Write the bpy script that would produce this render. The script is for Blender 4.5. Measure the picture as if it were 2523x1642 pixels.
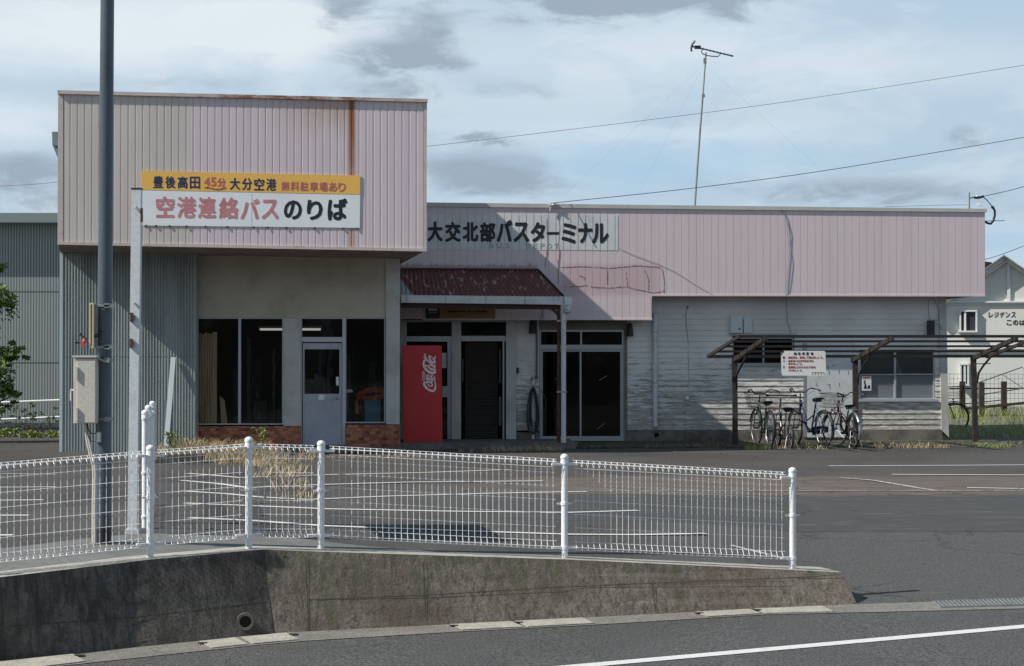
import bpy, math, random
from math import sin, cos, pi, radians as R
random.seed(7)
# ------------------------------------------------------------------ camera, sky, sun, exposure
SC = bpy.context.scene
for o in list(bpy.data.objects): bpy.data.objects.remove(o)
COL = SC.collection
W0, H0, F0 = 2523.0, 1642.0, 4940.0
CAMZ = 1.63
PITCH = math.atan((880 - H0/2) / F0)
cd = bpy.data.cameras.new('camera'); cd.sensor_width = 36; cd.lens = 36*F0/W0
cd.clip_start = .1; cd.clip_end = 3000
cam = bpy.data.objects.new('camera', cd); COL.objects.link(cam)
cam.location = (0, 0, CAMZ); cam.rotation_euler = (pi/2 + PITCH, 0, 0)
SC.camera = cam
SC.render.resolution_x, SC.render.resolution_y = 1024, 666
LX, LY, LZ = 1.05, .34, -1.0                       # direction the sunlight travels
sd = bpy.data.lights.new('sun', 'SUN'); sd.energy = 5.0; sd.angle = R(.5); sd.color = (1, .95, .87)
sun = bpy.data.objects.new('sun', sd); COL.objects.link(sun)
from mathutils import Vector, Matrix
sun.rotation_euler = Vector((-LX, -LY, -LZ)).to_track_quat('Z', 'Y').to_euler()
sun.location = (-20, -5, 30)
SC.view_settings.view_transform = 'Standard'; SC.view_settings.look = 'None'
SC.view_settings.exposure = .18; SC.view_settings.gamma = 1
wd = bpy.data.worlds.new('World'); SC.world = wd; wd.use_nodes = True
nt = wd.node_tree; nt.nodes.clear()
def N(nt, t, **k):
    n = nt.nodes.new(t)
    for a, b in k.items(): setattr(n, a, b)
    return n
def L(nt, a, b): nt.links.new(a, b)
def setin(nt, sock, v):
    if v is None: return
    if hasattr(v, 'is_linked'): nt.links.new(v, sock)
    else:
        if isinstance(v, tuple) and len(v) == 3 and sock.type == 'RGBA': v = (*v, 1)
        sock.default_value = v
def M_(nt, op, a, b=0.0, c=None, clamp=False):
    n = N(nt, 'ShaderNodeMath', operation=op, use_clamp=clamp)
    setin(nt, n.inputs[0], a); setin(nt, n.inputs[1], b)
    if c is not None: setin(nt, n.inputs[2], c)
    return n.outputs[0]
def MIX(nt, f, a, b, blend='MIX'):
    n = N(nt, 'ShaderNodeMix', data_type='RGBA', blend_type=blend)
    setin(nt, n.inputs[0], f); setin(nt, n.inputs[6], a); setin(nt, n.inputs[7], b)
    return n.outputs[2]
def RAMP(nt, f, stops):
    n = N(nt, 'ShaderNodeMapRange', interpolation_type='SMOOTHSTEP')
    setin(nt, n.inputs[0], f)
    n.inputs[1].default_value, n.inputs[2].default_value = stops[0], stops[1]
    n.inputs[3].default_value = stops[2] if len(stops) > 2 else 0
    n.inputs[4].default_value = stops[3] if len(stops) > 3 else 1
    return n.outputs[0]
def NOISE(nt, vec, scale, detail=5, rough=.55, dist=0, lac=2.0):
    n = N(nt, 'ShaderNodeTexNoise'); L(nt, vec, n.inputs['Vector'])
    n.inputs['Scale'].default_value = scale; n.inputs['Detail'].default_value = detail
    n.inputs['Roughness'].default_value = rough; n.inputs['Distortion'].default_value = dist
    n.inputs['Lacunarity'].default_value = lac
    return n.outputs[0]
def MAPV(nt, vec, sc=(1,1,1), loc=(0,0,0), rot=(0,0,0)):
    n = N(nt, 'ShaderNodeMapping'); L(nt, vec, n.inputs[0])
    n.inputs[1].default_value = loc; n.inputs[2].default_value = rot; n.inputs[3].default_value = sc
    return n.outputs[0]
# sky: physical sky with a procedural broken cloud deck over it
sky = N(nt, 'ShaderNodeTexSky', sky_type='NISHITA'); sky.sun_disc = False
sky.sun_elevation = math.atan2(1.0, math.hypot(LX, LY)); sky.sun_rotation = math.atan2(-LX, -LY)
sky.air_density = 1.2; sky.dust_density = 1.5
SKYK = .10
bg = N(nt, 'ShaderNodeBackground'); out = N(nt, 'ShaderNodeOutputWorld')
tc = N(nt, 'ShaderNodeTexCoord'); gen = tc.outputs['Generated']
sep = N(nt, 'ShaderNodeSeparateXYZ'); L(nt, gen, sep.inputs[0])
gx, gy, gz = sep.outputs
vs = MAPV(nt, gen, (9, 9, 26), (1.3, 0, 4.2))
n1 = NOISE(nt, vs, 1.0, 9, .55, .6)
n2 = NOISE(nt, MAPV(nt, gen, (22, 22, 60), (5, 2, 1)), 1.0, 8, .62, .4)
n1b = NOISE(nt, MAPV(nt, gen, (16, 16, 40), (2.1, 8, 6)), 1.0, 9, .66, .3)
n3 = NOISE(nt, MAPV(nt, gen, (4, 4, 16), (7.7, 3, 2)), 1.0, 5, .5, .3)
def sdir(px, py):       # a direction of the sky dome, as (x/y, z/y)
    return ((px-W0/2)/F0, (880-py)/F0)
ax = M_(nt, 'DIVIDE', gx, M_(nt, 'MAXIMUM', gy, .05)); az = M_(nt, 'DIVIDE', gz, M_(nt, 'MAXIMUM', gy, .05))
wob = M_(nt, 'MULTIPLY', M_(nt, 'SUBTRACT', n2, .5), .026)
wob2 = M_(nt, 'MULTIPLY', M_(nt, 'SUBTRACT', n1b, .5), .050)
def blob(px, py, rx, rz, amp):
    cx, cz = sdir(px, py)
    dx = M_(nt, 'DIVIDE', M_(nt, 'ADD', M_(nt, 'SUBTRACT', ax, cx), wob2), rx/F0)
    dz = M_(nt, 'DIVIDE', M_(nt, 'ADD', M_(nt, 'SUBTRACT', az, cz), wob), rz/F0)
    d2 = M_(nt, 'ADD', M_(nt, 'MULTIPLY', dx, dx), M_(nt, 'MULTIPLY', dz, dz))
    return M_(nt, 'MULTIPLY', M_(nt, 'POWER', 2.718, M_(nt, 'MULTIPLY', d2, -1.0)), amp)
def total(lst):
    s = None
    for b in lst:
        v = blob(*b); s = v if s is None else M_(nt, 'ADD', s, v)
    return s
dark = total([(1560, -30, 420, 70, 1.5), (980, 140, 150, 45, 1.15), (870, 20, 90, 50, .8), (1060, 60, 60, 50, .6), (2360, 340, 55, 34, .8),
              (40, 410, 130, 42, .9), (1200, 425, 170, 65, .85), (2150, 465, 460, 45, .65), (1190, 338, 62, 13, .9), (1150, 220, 260, 36, .4), (450, 200, 420, 26, .32), (110, 480, 260, 50, .5)])
light = total([(330, 70, 700, 100, 1.3), (1900, 150, 900, 80, .6), (700, 60, 160, 80, .6), (1650, 330, 340, 22, .6), (1250, 500, 240, 40, .25), (30, 300, 260, 60, .8), (2100, 560, 500, 30, .5)])
blue = total([(1600, 400, 480, 60, .95), (2440, 600, 170, 60, 1.0), (2300, 60, 300, 40, .2)])
cov = RAMP(nt, n3, (.38, .62))
skyc = N(nt, 'ShaderNodeMix', data_type='RGBA', blend_type='MULTIPLY'); skyc.inputs[0].default_value = 1
L(nt, sky.outputs[0], skyc.inputs[6]); skyc.inputs[7].default_value = (SKYK*.62, SKYK*.66, SKYK*.72, 1)
base = MIX(nt, .88, skyc.outputs[2], (.44, .575, .70))
base = MIX(nt, M_(nt, 'MULTIPLY', RAMP(nt, n1, (.46, .60)), .6), base, (.57, .66, .73))
base = MIX(nt, M_(nt, 'MULTIPLY', RAMP(nt, n2, (.5, .66)), .30), base, (.45, .52, .60))
base = MIX(nt, M_(nt, 'MINIMUM', M_(nt, 'MULTIPLY', light, M_(nt, 'ADD', .35, M_(nt, 'MULTIPLY', n1b, .9))), .92), base, (.68, .75, .80))
base = MIX(nt, M_(nt, 'MINIMUM', M_(nt, 'MULTIPLY', blue, M_(nt, 'ADD', -.55, M_(nt, 'MULTIPLY', n1b, 2.6))), .85, None, True), base, (.36, .535, .70))
n2s = M_(nt, 'MULTIPLY', M_(nt, 'SUBTRACT', n2, .5), 2.2)
dk = M_(nt, 'MULTIPLY', RAMP(nt, M_(nt, 'ADD', dark, M_(nt, 'MULTIPLY', n2s, RAMP(nt, dark, (.05, .4)))), (.08, 1.0)), .95)
base = MIX(nt, M_(nt, 'MINIMUM', dk, .9, None, True), base, (.29, .36, .44))
# the deck thins out high above: deeper blue, less light from overhead
up_ = RAMP(nt, gz, (.22, .62))
base = MIX(nt, M_(nt, 'MULTIPLY', up_, .92), base, (.12, .19, .29))
L(nt, base, bg.inputs[0]); bg.inputs[1].default_value = 1.0
L(nt, bg.outputs[0], out.inputs[0])

# ------------------------------------------------------------------ projection helpers
FW = Vector((0, cos(PITCH), sin(PITCH))); UP = Vector((0, -sin(PITCH), cos(PITCH)))
def ray(px, py):
    return Vector(((px-W0/2)/F0, 0, 0)) + FW + UP*((H0/2-py)/F0)
def PX(px, py, Y):
    d = ray(px, py); t = Y/d.y
    return Vector((d.x*t, Y, CAMZ + d.z*t))
AB = R(2.4)
BU = Vector((cos(AB), sin(AB), 0)); BV = Vector((-sin(AB), cos(AB), 0)); BO = Vector((0, 35.0, 0))
def b(px, py, v):
    """pixel -> building-local point (u, v, z) on the plane at depth v"""
    d = ray(px, py); o = Vector((0, 0, CAMZ)) - BO
    t = (v - o.dot(BV)) / d.dot(BV); p = o + d*t
    return Vector((p.dot(BU), v, p.z))
def lerp(tab, x):
    if x <= tab[0][0]: return tab[0][1]
    for (x0, y0), (x1, y1) in zip(tab, tab[1:]):
        if x <= x1: return y0 + (y1-y0)*(x-x0)/(x1-x0)
    return tab[-1][1]
GY = [14, 17.3, 18, 19.7, 22.1, 24.6, 26.2, 29, 30.6, 34, 40, 100]
GC = [(-3.4, [.06, .09, .08, .05, .015, 0, 0, -.05, -.09, 0, .02, .05]),
      (2.0, [-.25, -.24, -.2, -.11, -.07, -.03, 0, 0, 0, 0, .05, .12]),
      (2.9, [-.48, -.46, -.40, -.25, -.1, -.03, 0, 0, 0, .0, .07, .15]),
      (9.0, [-.46, -.44, -.38, -.24, -.1, -.03, 0, 0, 0, .0, .08, .18])]
def zl(x, y):
    v = [(c[0], lerp(list(zip(GY, c[1])), y)) for c in GC]
    return lerp(v, x)
def zr(x): return lerp([(-12, -.84), (-3.75, -.612), (-1.87, -.548), (3, -.48), (5, -.45), (14, -.36)], x)
def GP(px, py, zf=zl, dz=0):
    Y = 20.0
    for _ in range(40):
        p = PX(px, py, Y); d = ray(px, py)
        z = zf(p.x, p.y) if zf is zl else zf(p.x)
        Y = Y*.4 + .6*((z - CAMZ)/d.z*d.y)
    p = PX(px, py, Y); return Vector((p.x, p.y, p.z + dz))

# ------------------------------------------------------------------ mesh builder
class MB:
    def __init__(s): s.v = []; s.f = []; s.m = []; s.mi = 0; s.sm = []
    def add(s, vs, fs, smooth=False):
        n = len(s.v); s.v += [tuple(p) for p in vs]
        for f in fs: s.f.append(tuple(i+n for i in f)); s.m.append(s.mi); s.sm.append(smooth)
    def quad(s, a, b_, c, d): s.add([a, b_, c, d], [(0, 1, 2, 3)])
    def box(s, x0, x1, y0, y1, z0, z1, rot=None, org=None):
        vs = [(x, y, z) for x in (x0, x1) for y in (y0, y1) for z in (z0, z1)]
        if rot is not None: vs = [rot @ Vector(p) for p in vs]
        if org is not None: vs = [Vector(p)+Vector(org) for p in vs]
        s.add(vs, [(0, 1, 3, 2), (4, 6, 7, 5), (0, 4, 5, 1), (2, 3, 7, 6), (0, 2, 6, 4), (1, 5, 7, 3)])
    def prism(s, pts, off):
        """polygon (list of 3D points) extruded by the vector off"""
        n = len(pts); off = Vector(off)
        vs = [Vector(p) for p in pts] + [Vector(p)+off for p in pts]
        fs = [tuple(range(n)), tuple(range(2*n-1, n-1, -1))] + [(i, n+i, n+(i+1) % n, (i+1) % n) for i in range(n)]
        s.add(vs, fs)
    def slab(s, quadpx, v, t):
        s.prism([b(x, y, v) for x, y in quadpx], (0, t, 0))
    def rect(s, x0, x1, y0, y1, v, t):
        p0 = b((x0+x1)/2, y0, v); p1 = b((x0+x1)/2, y1, v)
        ua = b(x0, (y0+y1)/2, v).x; ub = b(x1, (y0+y1)/2, v).x
        s.box(ua, ub, v, v+t, p1.z, p0.z)
    def tube(s, path, r, n=6, closed=False, cap=True, r2=None):
        P = [Vector(p) for p in path]; k = len(P); rings = []
        up = None
        for i in range(k):
            if closed: t = (P[(i+1) % k]-P[i-1])
            else: t = (P[min(i+1, k-1)]-P[max(i-1, 0)])
            t.normalize()
            if up is None:
                up = Vector((0, 0, 1)) if abs(t.z) < .9 else Vector((0, 1, 0))
            a = up - t*up.dot(t)
            if a.length < 1e-5: a = Vector((1, 0, 0)) - t*t.x
            a.normalize(); c = t.cross(a); up = a
            rr = r if r2 is None else r + (r2-r)*i/(k-1)
            rings.append([P[i] + a*rr*cos(2*pi*j/n) + c*rr*sin(2*pi*j/n) for j in range(n)])
        vs = [p for rg in rings for p in rg]; fs = []
        for i in range(k if closed else k-1):
            i2 = (i+1) % k
            for j in range(n):
                j2 = (j+1) % n
                fs.append((i*n+j, i*n+j2, i2*n+j2, i2*n+j))
        s.add(vs, fs, n >= 6)
        if cap and not closed:
            s.add(rings[0], [tuple(range(n-1, -1, -1))]); s.add(rings[-1], [tuple(range(n))])
    def bar(s, a, c, w, h, up=(0, 0, 1)):
        a = Vector(a); c = Vector(c); t = (c-a).normalized(); u = Vector(up)
        sd_ = t.cross(u).normalized(); u = sd_.cross(t).normalized()
        q = [sd_*w/2+u*h/2, -sd_*w/2+u*h/2, -sd_*w/2-u*h/2, sd_*w/2-u*h/2]
        s.prism([a+k for k in q], c-a)
    def sphere(s, c, r, n=10, sc=(1, 1, 1)):
        c = Vector(c); vs = []; fs = []; m = n//2
        for i in range(m+1):
            th = pi*i/m
            for j in range(n):
                ph = 2*pi*j/n
                vs.append(c + Vector((r*sc[0]*sin(th)*cos(ph), r*sc[1]*sin(th)*sin(ph), r*sc[2]*cos(th))))
        for i in range(m):
            for j in range(n): fs.append((i*n+j, (i+1)*n+j, (i+1)*n+(j+1) % n, i*n+(j+1) % n))
        s.add(vs, fs, True)
    def disc_ring(s, c, axis, r0, r1, n=24):
        pass
    def build(s, name, mats, parent=None, bevel=0):
        me = bpy.data.meshes.new(name); me.from_pydata(s.v, [], s.f)
        if not isinstance(mats, (list, tuple)): mats = [mats]
        for m in mats: me.materials.append(m)
        me.polygons.foreach_set('material_index', s.m); me.polygons.foreach_set('use_smooth', s.sm)
        me.update()
        o = bpy.data.objects.new(name, me); COL.objects.link(o)
        if parent: o.parent = parent
        if bevel:
            md = o.modifiers.new('bevel', 'BEVEL'); md.width = bevel; md.segments = 2; md.limit_method = 'ANGLE'
        return o
def tag(o, label=None, cat=None, group=None, kind=None):
    if label: o['label'] = label
    if cat: o['category'] = cat
    if group: o['group'] = group
    if kind: o['kind'] = kind
    return o
def empty(name, loc=(0, 0, 0), rz=0, label=None, cat=None, group=None):
    o = bpy.data.objects.new(name, None); COL.objects.link(o); o.location = loc; o.rotation_euler = (0, 0, rz)
    o.empty_display_size = .2
    return tag(o, label, cat, group)
def local(o, label, cat, rot=0):
    return tag(o, label, cat)
def in_bld(o): o.location = BO; o.rotation_euler = (0, 0, AB); return o
def copy_tree(o, parent=None):
    c = o.copy(); COL.objects.link(c); c.parent = parent
    for ch in [x for x in list(bpy.data.objects) if x.parent == o]: copy_tree(ch, c)
    return c

# ------------------------------------------------------------------ materials
def mat(name, col=(.5, .5, .5), rough=.6, metal=0, spec=.5):
    m = bpy.data.materials.new(name); m.use_nodes = True
    p = m.node_tree.nodes['Principled BSDF']
    p.inputs['Base Color'].default_value = (*col, 1); p.inputs['Roughness'].default_value = rough
    p.inputs['Metallic'].default_value = metal; p.inputs['Specular IOR Level'].default_value = spec
    return m
def nodes(m):
    t = m.node_tree; c = N(t, 'ShaderNodeTexCoord'); return t, t.nodes['Principled BSDF'], c.outputs['Object']
def bump(t, p, h, strength=.3, dist=.01):
    n = N(t, 'ShaderNodeBump'); n.inputs['Strength'].default_value = strength; n.inputs['Distance'].default_value = dist
    L(t, h, n.inputs['Height']); L(t, n.outputs[0], p.inputs['Normal'])
def paint(name, col, col2, scale=3, lo=.45, hi=.7, rough=.5, sc=(1, 1, 1), fine=40, amt=1.0, metal=0):
    """paint with blotchy wear towards col2 and fine grain"""
    m = mat(name, col, rough, metal); t, p, v = nodes(m)
    a = NOISE(t, MAPV(t, v, sc), scale, 6, .6); g = NOISE(t, v, fine, 3, .6)
    c = MIX(t, M_(t, 'MULTIPLY', RAMP(t, a, (lo, hi)), amt), col, col2)
    k = RAMP(t, g, (.25, .75, .88, 1.1))
    n = N(t, 'ShaderNodeMix', data_type='RGBA', blend_type='MULTIPLY'); n.inputs[0].default_value = 1
    L(t, c, n.inputs[6]); cc = N(t, 'ShaderNodeCombineColor')
    for i in range(3): L(t, k, cc.inputs[i])
    L(t, cc.outputs[0], n.inputs[7]); L(t, n.outputs[2], p.inputs['Base Color'])
    bump(t, p, g, .15, .002)
    return m
def sepv(t, v):
    s = N(t, 'ShaderNodeSeparateXYZ'); L(t, v, s.inputs[0]); return s.outputs
M = {}
M['white_paint'] = paint('white_paint', (.78, .79, .80), (.62, .61, .58), 6, .55, .75, .35)
M['old_white'] = paint('old_white', (.62, .66, .68), (.42, .40, .36), 5, .5, .8, .5, (1, 1, .4))
M['line_paint'] = paint('line_paint', (.62, .62, .60), (.34, .34, .33), 26, .56, .74, .7)
M['thin_line_paint'] = paint('thin_line_paint', (.42, .41, .38), (.16, .15, .14), 12, .45, .6, .8)
M['pole_steel'] = paint('pole_steel', (.085, .108, .135), (.05, .062, .075), 3, .45, .75, .38, (1, 1, .2), metal=.2)
M['pole_dark'] = mat('pole_dark', (.02, .022, .03), .6)
M['cabinet'] = paint('cabinet', (.56, .53, .47), (.50, .47, .41), 4, .55, .8, .5)
M['beige_plastic'] = mat('beige_plastic', (.50, .44, .30), .5)
M['black'] = mat('black', (.012, .012, .014), .5)
M['rubber'] = mat('rubber', (.015, .015, .016), .8)
M['chrome'] = mat('chrome', (.36, .36, .37), .38, .9)
M['alu'] = mat('alu', (.34, .36, .38), .4, .5)
M['grey_frame'] = mat('grey_frame', (.42, .44, .48), .45, .2)
M['door_grey'] = paint('door_grey', (.40, .42, .48), (.34, .36, .41), 3, .4, .7, .45)
M['door_frame'] = mat('door_frame', (.48, .50, .54), .4, .1)
M['plate'] = mat('plate', (.75, .75, .74), .5)
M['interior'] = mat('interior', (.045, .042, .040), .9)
M['interior_clutter'] = paint('interior_clutter', (.07, .06, .052), (.30, .28, .26), 6, .55, .75, .9, (6, 1, .8))
M['dark_hole'] = mat('dark_hole', (.006, .006, .006), .9)
M['wood_light'] = paint('wood_light', (.68, .50, .31), (.50, .33, .19), 30, .4, .6, .7, (1, 1, .05))
M['blue_box'] = mat('blue_box', (.045, .13, .22), .5)
M['orange'] = mat('orange', (.55, .11, .04), .6)
M['added_dark_bank'] = paint('added_dark_bank', (.030, .032, .027), (.055, .055, .048), 1.5, .45, .6, .9)
M['hose'] = mat('hose', (.018, .035, .04), .4)
M['rust_steel'] = paint('rust_steel', (.10, .045, .03), (.05, .02, .015), 8, .4, .7, .8)
M['dark_beam'] = mat('dark_beam', (.035, .012, .012), .7)
M['shelter_steel'] = paint('shelter_steel', (.024, .019, .018), (.055, .045, .038), 9, .45, .75, .6)
M['rust_line'] = paint('rust_line', (.24, .14, .13), (.34, .24, .24), 30, .4, .7, .9)
M['red_machine'] = paint('red_machine', (.50, .015, .022), (.45, .012, .019), 2, .4, .7, .35)
M['logo_white'] = mat('logo_white', (.80, .72, .72), .4)
M['kanji_black'] = mat('kanji_black', (.010, .012, .018), .5)
M['kanji_navy'] = mat('kanji_navy', (.02, .025, .09), .5)
M['kanji_red'] = mat('kanji_red', (.50, .13, .13), .5)
M['kanji_pink'] = paint('kanji_pink', (.50, .19, .21), (.56, .25, .27), 6, .4, .7, .5)
M['faint_blue'] = mat('faint_blue', (.28, .35, .38), .7)
M['sign_yellow'] = paint('sign_yellow', (.82, .48, .10), (.78, .46, .11), 2, .4, .7, .45, fine=400)
M['sign_white'] = paint('sign_white', (.78, .81, .83), (.72, .75, .78), 2, .4, .7, .45, fine=400)
M['sign_text_red'] = mat('sign_text_red', (.45, .07, .08), .6)
M['wire'] = mat('wire', (.10, .11, .12), .5)
M['wire_pale'] = mat('wire_pale', (.22, .25, .28), .5)
M['wood_post'] = paint('wood_post', (.035, .024, .018), (.07, .05, .04), 8, .4, .7, .8)
M['spoke'] = mat('spoke', (.16, .16, .17), .4, .8)
M['bark'] = paint('bark', (.09, .06, .04), (.05, .035, .03), 12, .4, .6, .9)
M['galv'] = paint('galv', (.30, .32, .32), (.22, .24, .24), 6, .4, .7, .45, metal=.4)
M['curtain'] = paint('curtain', (.50, .50, .50), (.38, .38, .38), 3, .4, .7, .9)
M['white_board'] = paint('white_board', (.62, .65, .66), (.52, .53, .52), 3, .45, .8, .6)
M['house_wall'] = paint('house_wall', (.62, .63, .59), (.56, .57, .53), .8, .4, .7, .7, (1, 1, .3))
M['house_trim'] = mat('house_trim', (.66, .67, .66), .5)
M['roof_black'] = mat('roof_black', (.02, .021, .024), .5)
M['lamp_glow'] = mat('lamp_glow', (.8, .8, .75), .5)
p_ = M['lamp_glow'].node_tree.nodes['Principled BSDF']; p_.inputs['Emission Color'].default_value = (1, .97, .85, 1); p_.inputs['Emission Strength'].default_value = .38

def m_glass(name, tint, refl=1.0, fres=1.5):
    m = bpy.data.materials.new(name); m.use_nodes = True; t = m.node_tree; t.nodes.clear()
    o = N(t, 'ShaderNodeOutputMaterial'); mx = N(t, 'ShaderNodeMixShader'); tr = N(t, 'ShaderNodeBsdfTransparent')
    gl = N(t, 'ShaderNodeBsdfGlossy'); gl.inputs['Roughness'].default_value = .02; gl.inputs[0].default_value = (refl, refl, refl, 1)
    c = N(t, 'ShaderNodeTexCoord'); ns = NOISE(t, c.outputs['Object'], 1.3, 2, .5)
    bp = N(t, 'ShaderNodeBump'); bp.inputs['Strength'].default_value = .25; bp.inputs['Distance'].default_value = .01; L(t, ns, bp.inputs['Height']); L(t, bp.outputs[0], gl.inputs['Normal'])
    fr = N(t, 'ShaderNodeFresnel'); fr.inputs[0].default_value = fres
    tr.inputs[0].default_value = (*tint, 1)
    L(t, fr.outputs[0], mx.inputs[0]); L(t, tr.outputs[0], mx.inputs[1]); L(t, gl.outputs[0], mx.inputs[2]); L(t, mx.outputs[0], o.inputs[0])
    return m
M['glass'] = m_glass('glass', (.88, .90, .89), .8, 1.33)
M['dark_glass'] = m_glass('dark_glass', (.12, .13, .14), .9, 1.4)
M['hazy_glass'] = m_glass('hazy_glass', (.75, .80, .80), 1.0, 1.7)
t = M['hazy_glass'].node_tree; mx2 = N(t, 'ShaderNodeMixShader'); df = N(t, 'ShaderNodeBsdfDiffuse'); df.inputs[0].default_value = (.42, .46, .48, 1)
o_ = [n_ for n_ in t.nodes if n_.type == 'OUTPUT_MATERIAL'][0]; src_ = o_.inputs[0].links[0].from_socket; zc_ = N(t, 'ShaderNodeTexCoord'); zz_ = N(t, 'ShaderNodeSeparateXYZ'); L(t, zc_.outputs['Object'], zz_.inputs[0])
L(t, RAMP(t, zz_.outputs[2], (1.27, 1.30, .42, .08)), mx2.inputs[0]); L(t, src_, mx2.inputs[1]); L(t, df.outputs[0], mx2.inputs[2]); L(t, mx2.outputs[0], o_.inputs[0])

def m_asphalt(name, base, base2, grain=.35, big=.5):
    m = mat(name, base, .85); t, p, v = nodes(m)
    a = NOISE(t, v, big, 6, .6, .4); g = NOISE(t, v, 55, 3, .7); g2 = NOISE(t, v, 160, 2, .5)
    c = MIX(t, RAMP(t, a, (.35, .7)), base, base2)
    g3 = NOISE(t, v, 14, 5, .7); sp = M_(t, 'MULTIPLY', RAMP(t, g, (.34, .68, 1-grain*1.3, 1+grain*1.3)), RAMP(t, g3, (.3, .7, .86, 1.14))); sp2 = RAMP(t, g2, (.60, .72, 0, .8))
    k = M_(t, 'ADD', sp, sp2); cc = N(t, 'ShaderNodeCombineColor')
    for i in range(3): L(t, k, cc.inputs[i])
    c = MIX(t, 1.0, c, cc.outputs[0], 'MULTIPLY')
    L(t, c, p.inputs['Base Color']); bump(t, p, g, .5, .006)
    return m, t, p, v, c
M['road'] = m_asphalt('road', (.070, .069, .067), (.054, .053, .051), .6)[0]
# parking lot: old brownish asphalt, a darker resurfaced band, smoother grey near the road, reddish worn strip
m, t, p, v, c = m_asphalt('lot', (.066, .060, .055), (.042, .038, .035), .5, .35)
M['lot'] = m
x_, y_, z_ = sepv(t, v)
wn = M_(t, 'MULTIPLY', M_(t, 'SUBTRACT', NOISE(t, v, 1.2, 5, .6), .5), 1.2)
wn2 = M_(t, 'MULTIPLY', M_(t, 'SUBTRACT', NOISE(t, v, 3.5, 5, .6), .5), .25)
yy = M_(t, 'ADD', y_, wn2)
scr = NOISE(t, MAPV(t, v, (.8, 9, 1), (0, 0, 0), (0, 0, .18)), 1.6, 6, .7, .6)
darkb = M_(t, 'MULTIPLY', RAMP(t, yy, (20.75, 20.85)), M_(t, 'SUBTRACT', 1.0, RAMP(t, yy, (24.1, 24.3))))
darkb = M_(t, 'MULTIPLY', darkb, RAMP(t, M_(t, 'ADD', x_, wn), (-1.2, .6)))
dc = MIX(t, RAMP(t, scr, (.56, .68)), (.046, .048, .048), (.13, .13, .125))
c = MIX(t, M_(t, 'MULTIPLY', darkb, .85), c, dc)
redb = M_(t, 'MULTIPLY', RAMP(t, yy, (24.2, 24.4)), M_(t, 'SUBTRACT', 1.0, RAMP(t, M_(t, 'ADD', yy, M_(t, 'MULTIPLY', wn, 1.2)), (27.0, 27.8))))
redb = M_(t, 'MULTIPLY', redb, RAMP(t, M_(t, 'ADD', x_, wn), (-1.6, .8)))
rc = MIX(t, RAMP(t, scr, (.45, .62)), (.095, .070, .058), (.17, .145, .12))
c = MIX(t, M_(t, 'MULTIPLY', redb, .8), c, rc)
neab = M_(t, 'SUBTRACT', 1.0, RAMP(t, yy, (20.75, 20.82)))
neab = M_(t, 'MULTIPLY', neab, RAMP(t, M_(t, 'ADD', x_, M_(t, 'MULTIPLY', wn, .6)), (1.0, 1.8)))
g = NOISE(t, v, 45, 3, .7)
c = MIX(t, M_(t, 'MULTIPLY', neab, .9), c, MIX(t, RAMP(t, g, (.34, .7)), (.040, .039, .038), (.102, .101, .098)))
cr = M_(t, 'ABSOLUTE', M_(t, 'SUBTRACT', yy, 20.8))
c = MIX(t, M_(t, 'MULTIPLY', M_(t, 'SUBTRACT', 1.0, RAMP(t, cr, (.015, .05))), .7), c, (.02, .02, .02))
# fine cracks in the old surface
vc = N(t, 'ShaderNodeTexVoronoi', feature='DISTANCE_TO_EDGE'); wv_ = N(t, 'ShaderNodeVectorMath', operation='ADD'); wn3 = N(t, 'ShaderNodeTexNoise'); L(t, v, wn3.inputs['Vector']); wn3.inputs['Scale'].default_value = 1.6; wn3.inputs['Detail'].default_value = 5
L(t, v, wv_.inputs[0]); L(t, wn3.outputs[1], wv_.inputs[1]); L(t, wv_.outputs[0], vc.inputs[0]); vc.inputs['Scale'].default_value = .42
ck = M_(t, 'MULTIPLY', M_(t, 'SUBTRACT', 1.0, RAMP(t, vc.outputs[0], (.004, .012))), RAMP(t, NOISE(t, v, .5, 3), (.42, .55)))
c = MIX(t, M_(t, 'MULTIPLY', ck, .7), c, (.022, .022, .022))
st_ = NOISE(t, MAPV(t, v, (1, 1, 1), (9, 4, 0)), .9, 5, .6); c = MIX(t, M_(t, 'MULTIPLY', RAMP(t, st_, (.60, .70)), .35), c, (.035, .034, .033))
# leaf litter and pale scuffs
c = MIX(t, M_(t, 'MULTIPLY', RAMP(t, scr, (.60, .72)), .45), c, (.17, .16, .148))
L(t, c, p.inputs['Base Color'])
M['dark_asphalt'] = m_asphalt('dark_asphalt', (.028, .028, .03), (.04, .04, .04))[0]
M['apron'] = m_asphalt('apron', (.15, .15, .145), (.12, .12, .115), .2, 1.5)[0]
M['platform'] = m_asphalt('platform', (.15, .14, .13), (.10, .09, .085), .25, 2)[0]
M['gutter'] = m_asphalt('gutter', (.185, .175, .155), (.14, .132, .118), .3, 2.5)[0]
M['gutter_lid'] = m_asphalt('gutter_lid', (.37, .35, .30), (.30, .285, .245), .2, 4)[0]
M['soil'] = m_asphalt('soil', (.07, .062, .042), (.04, .045, .022), .5, 1.5)[0]

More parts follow.
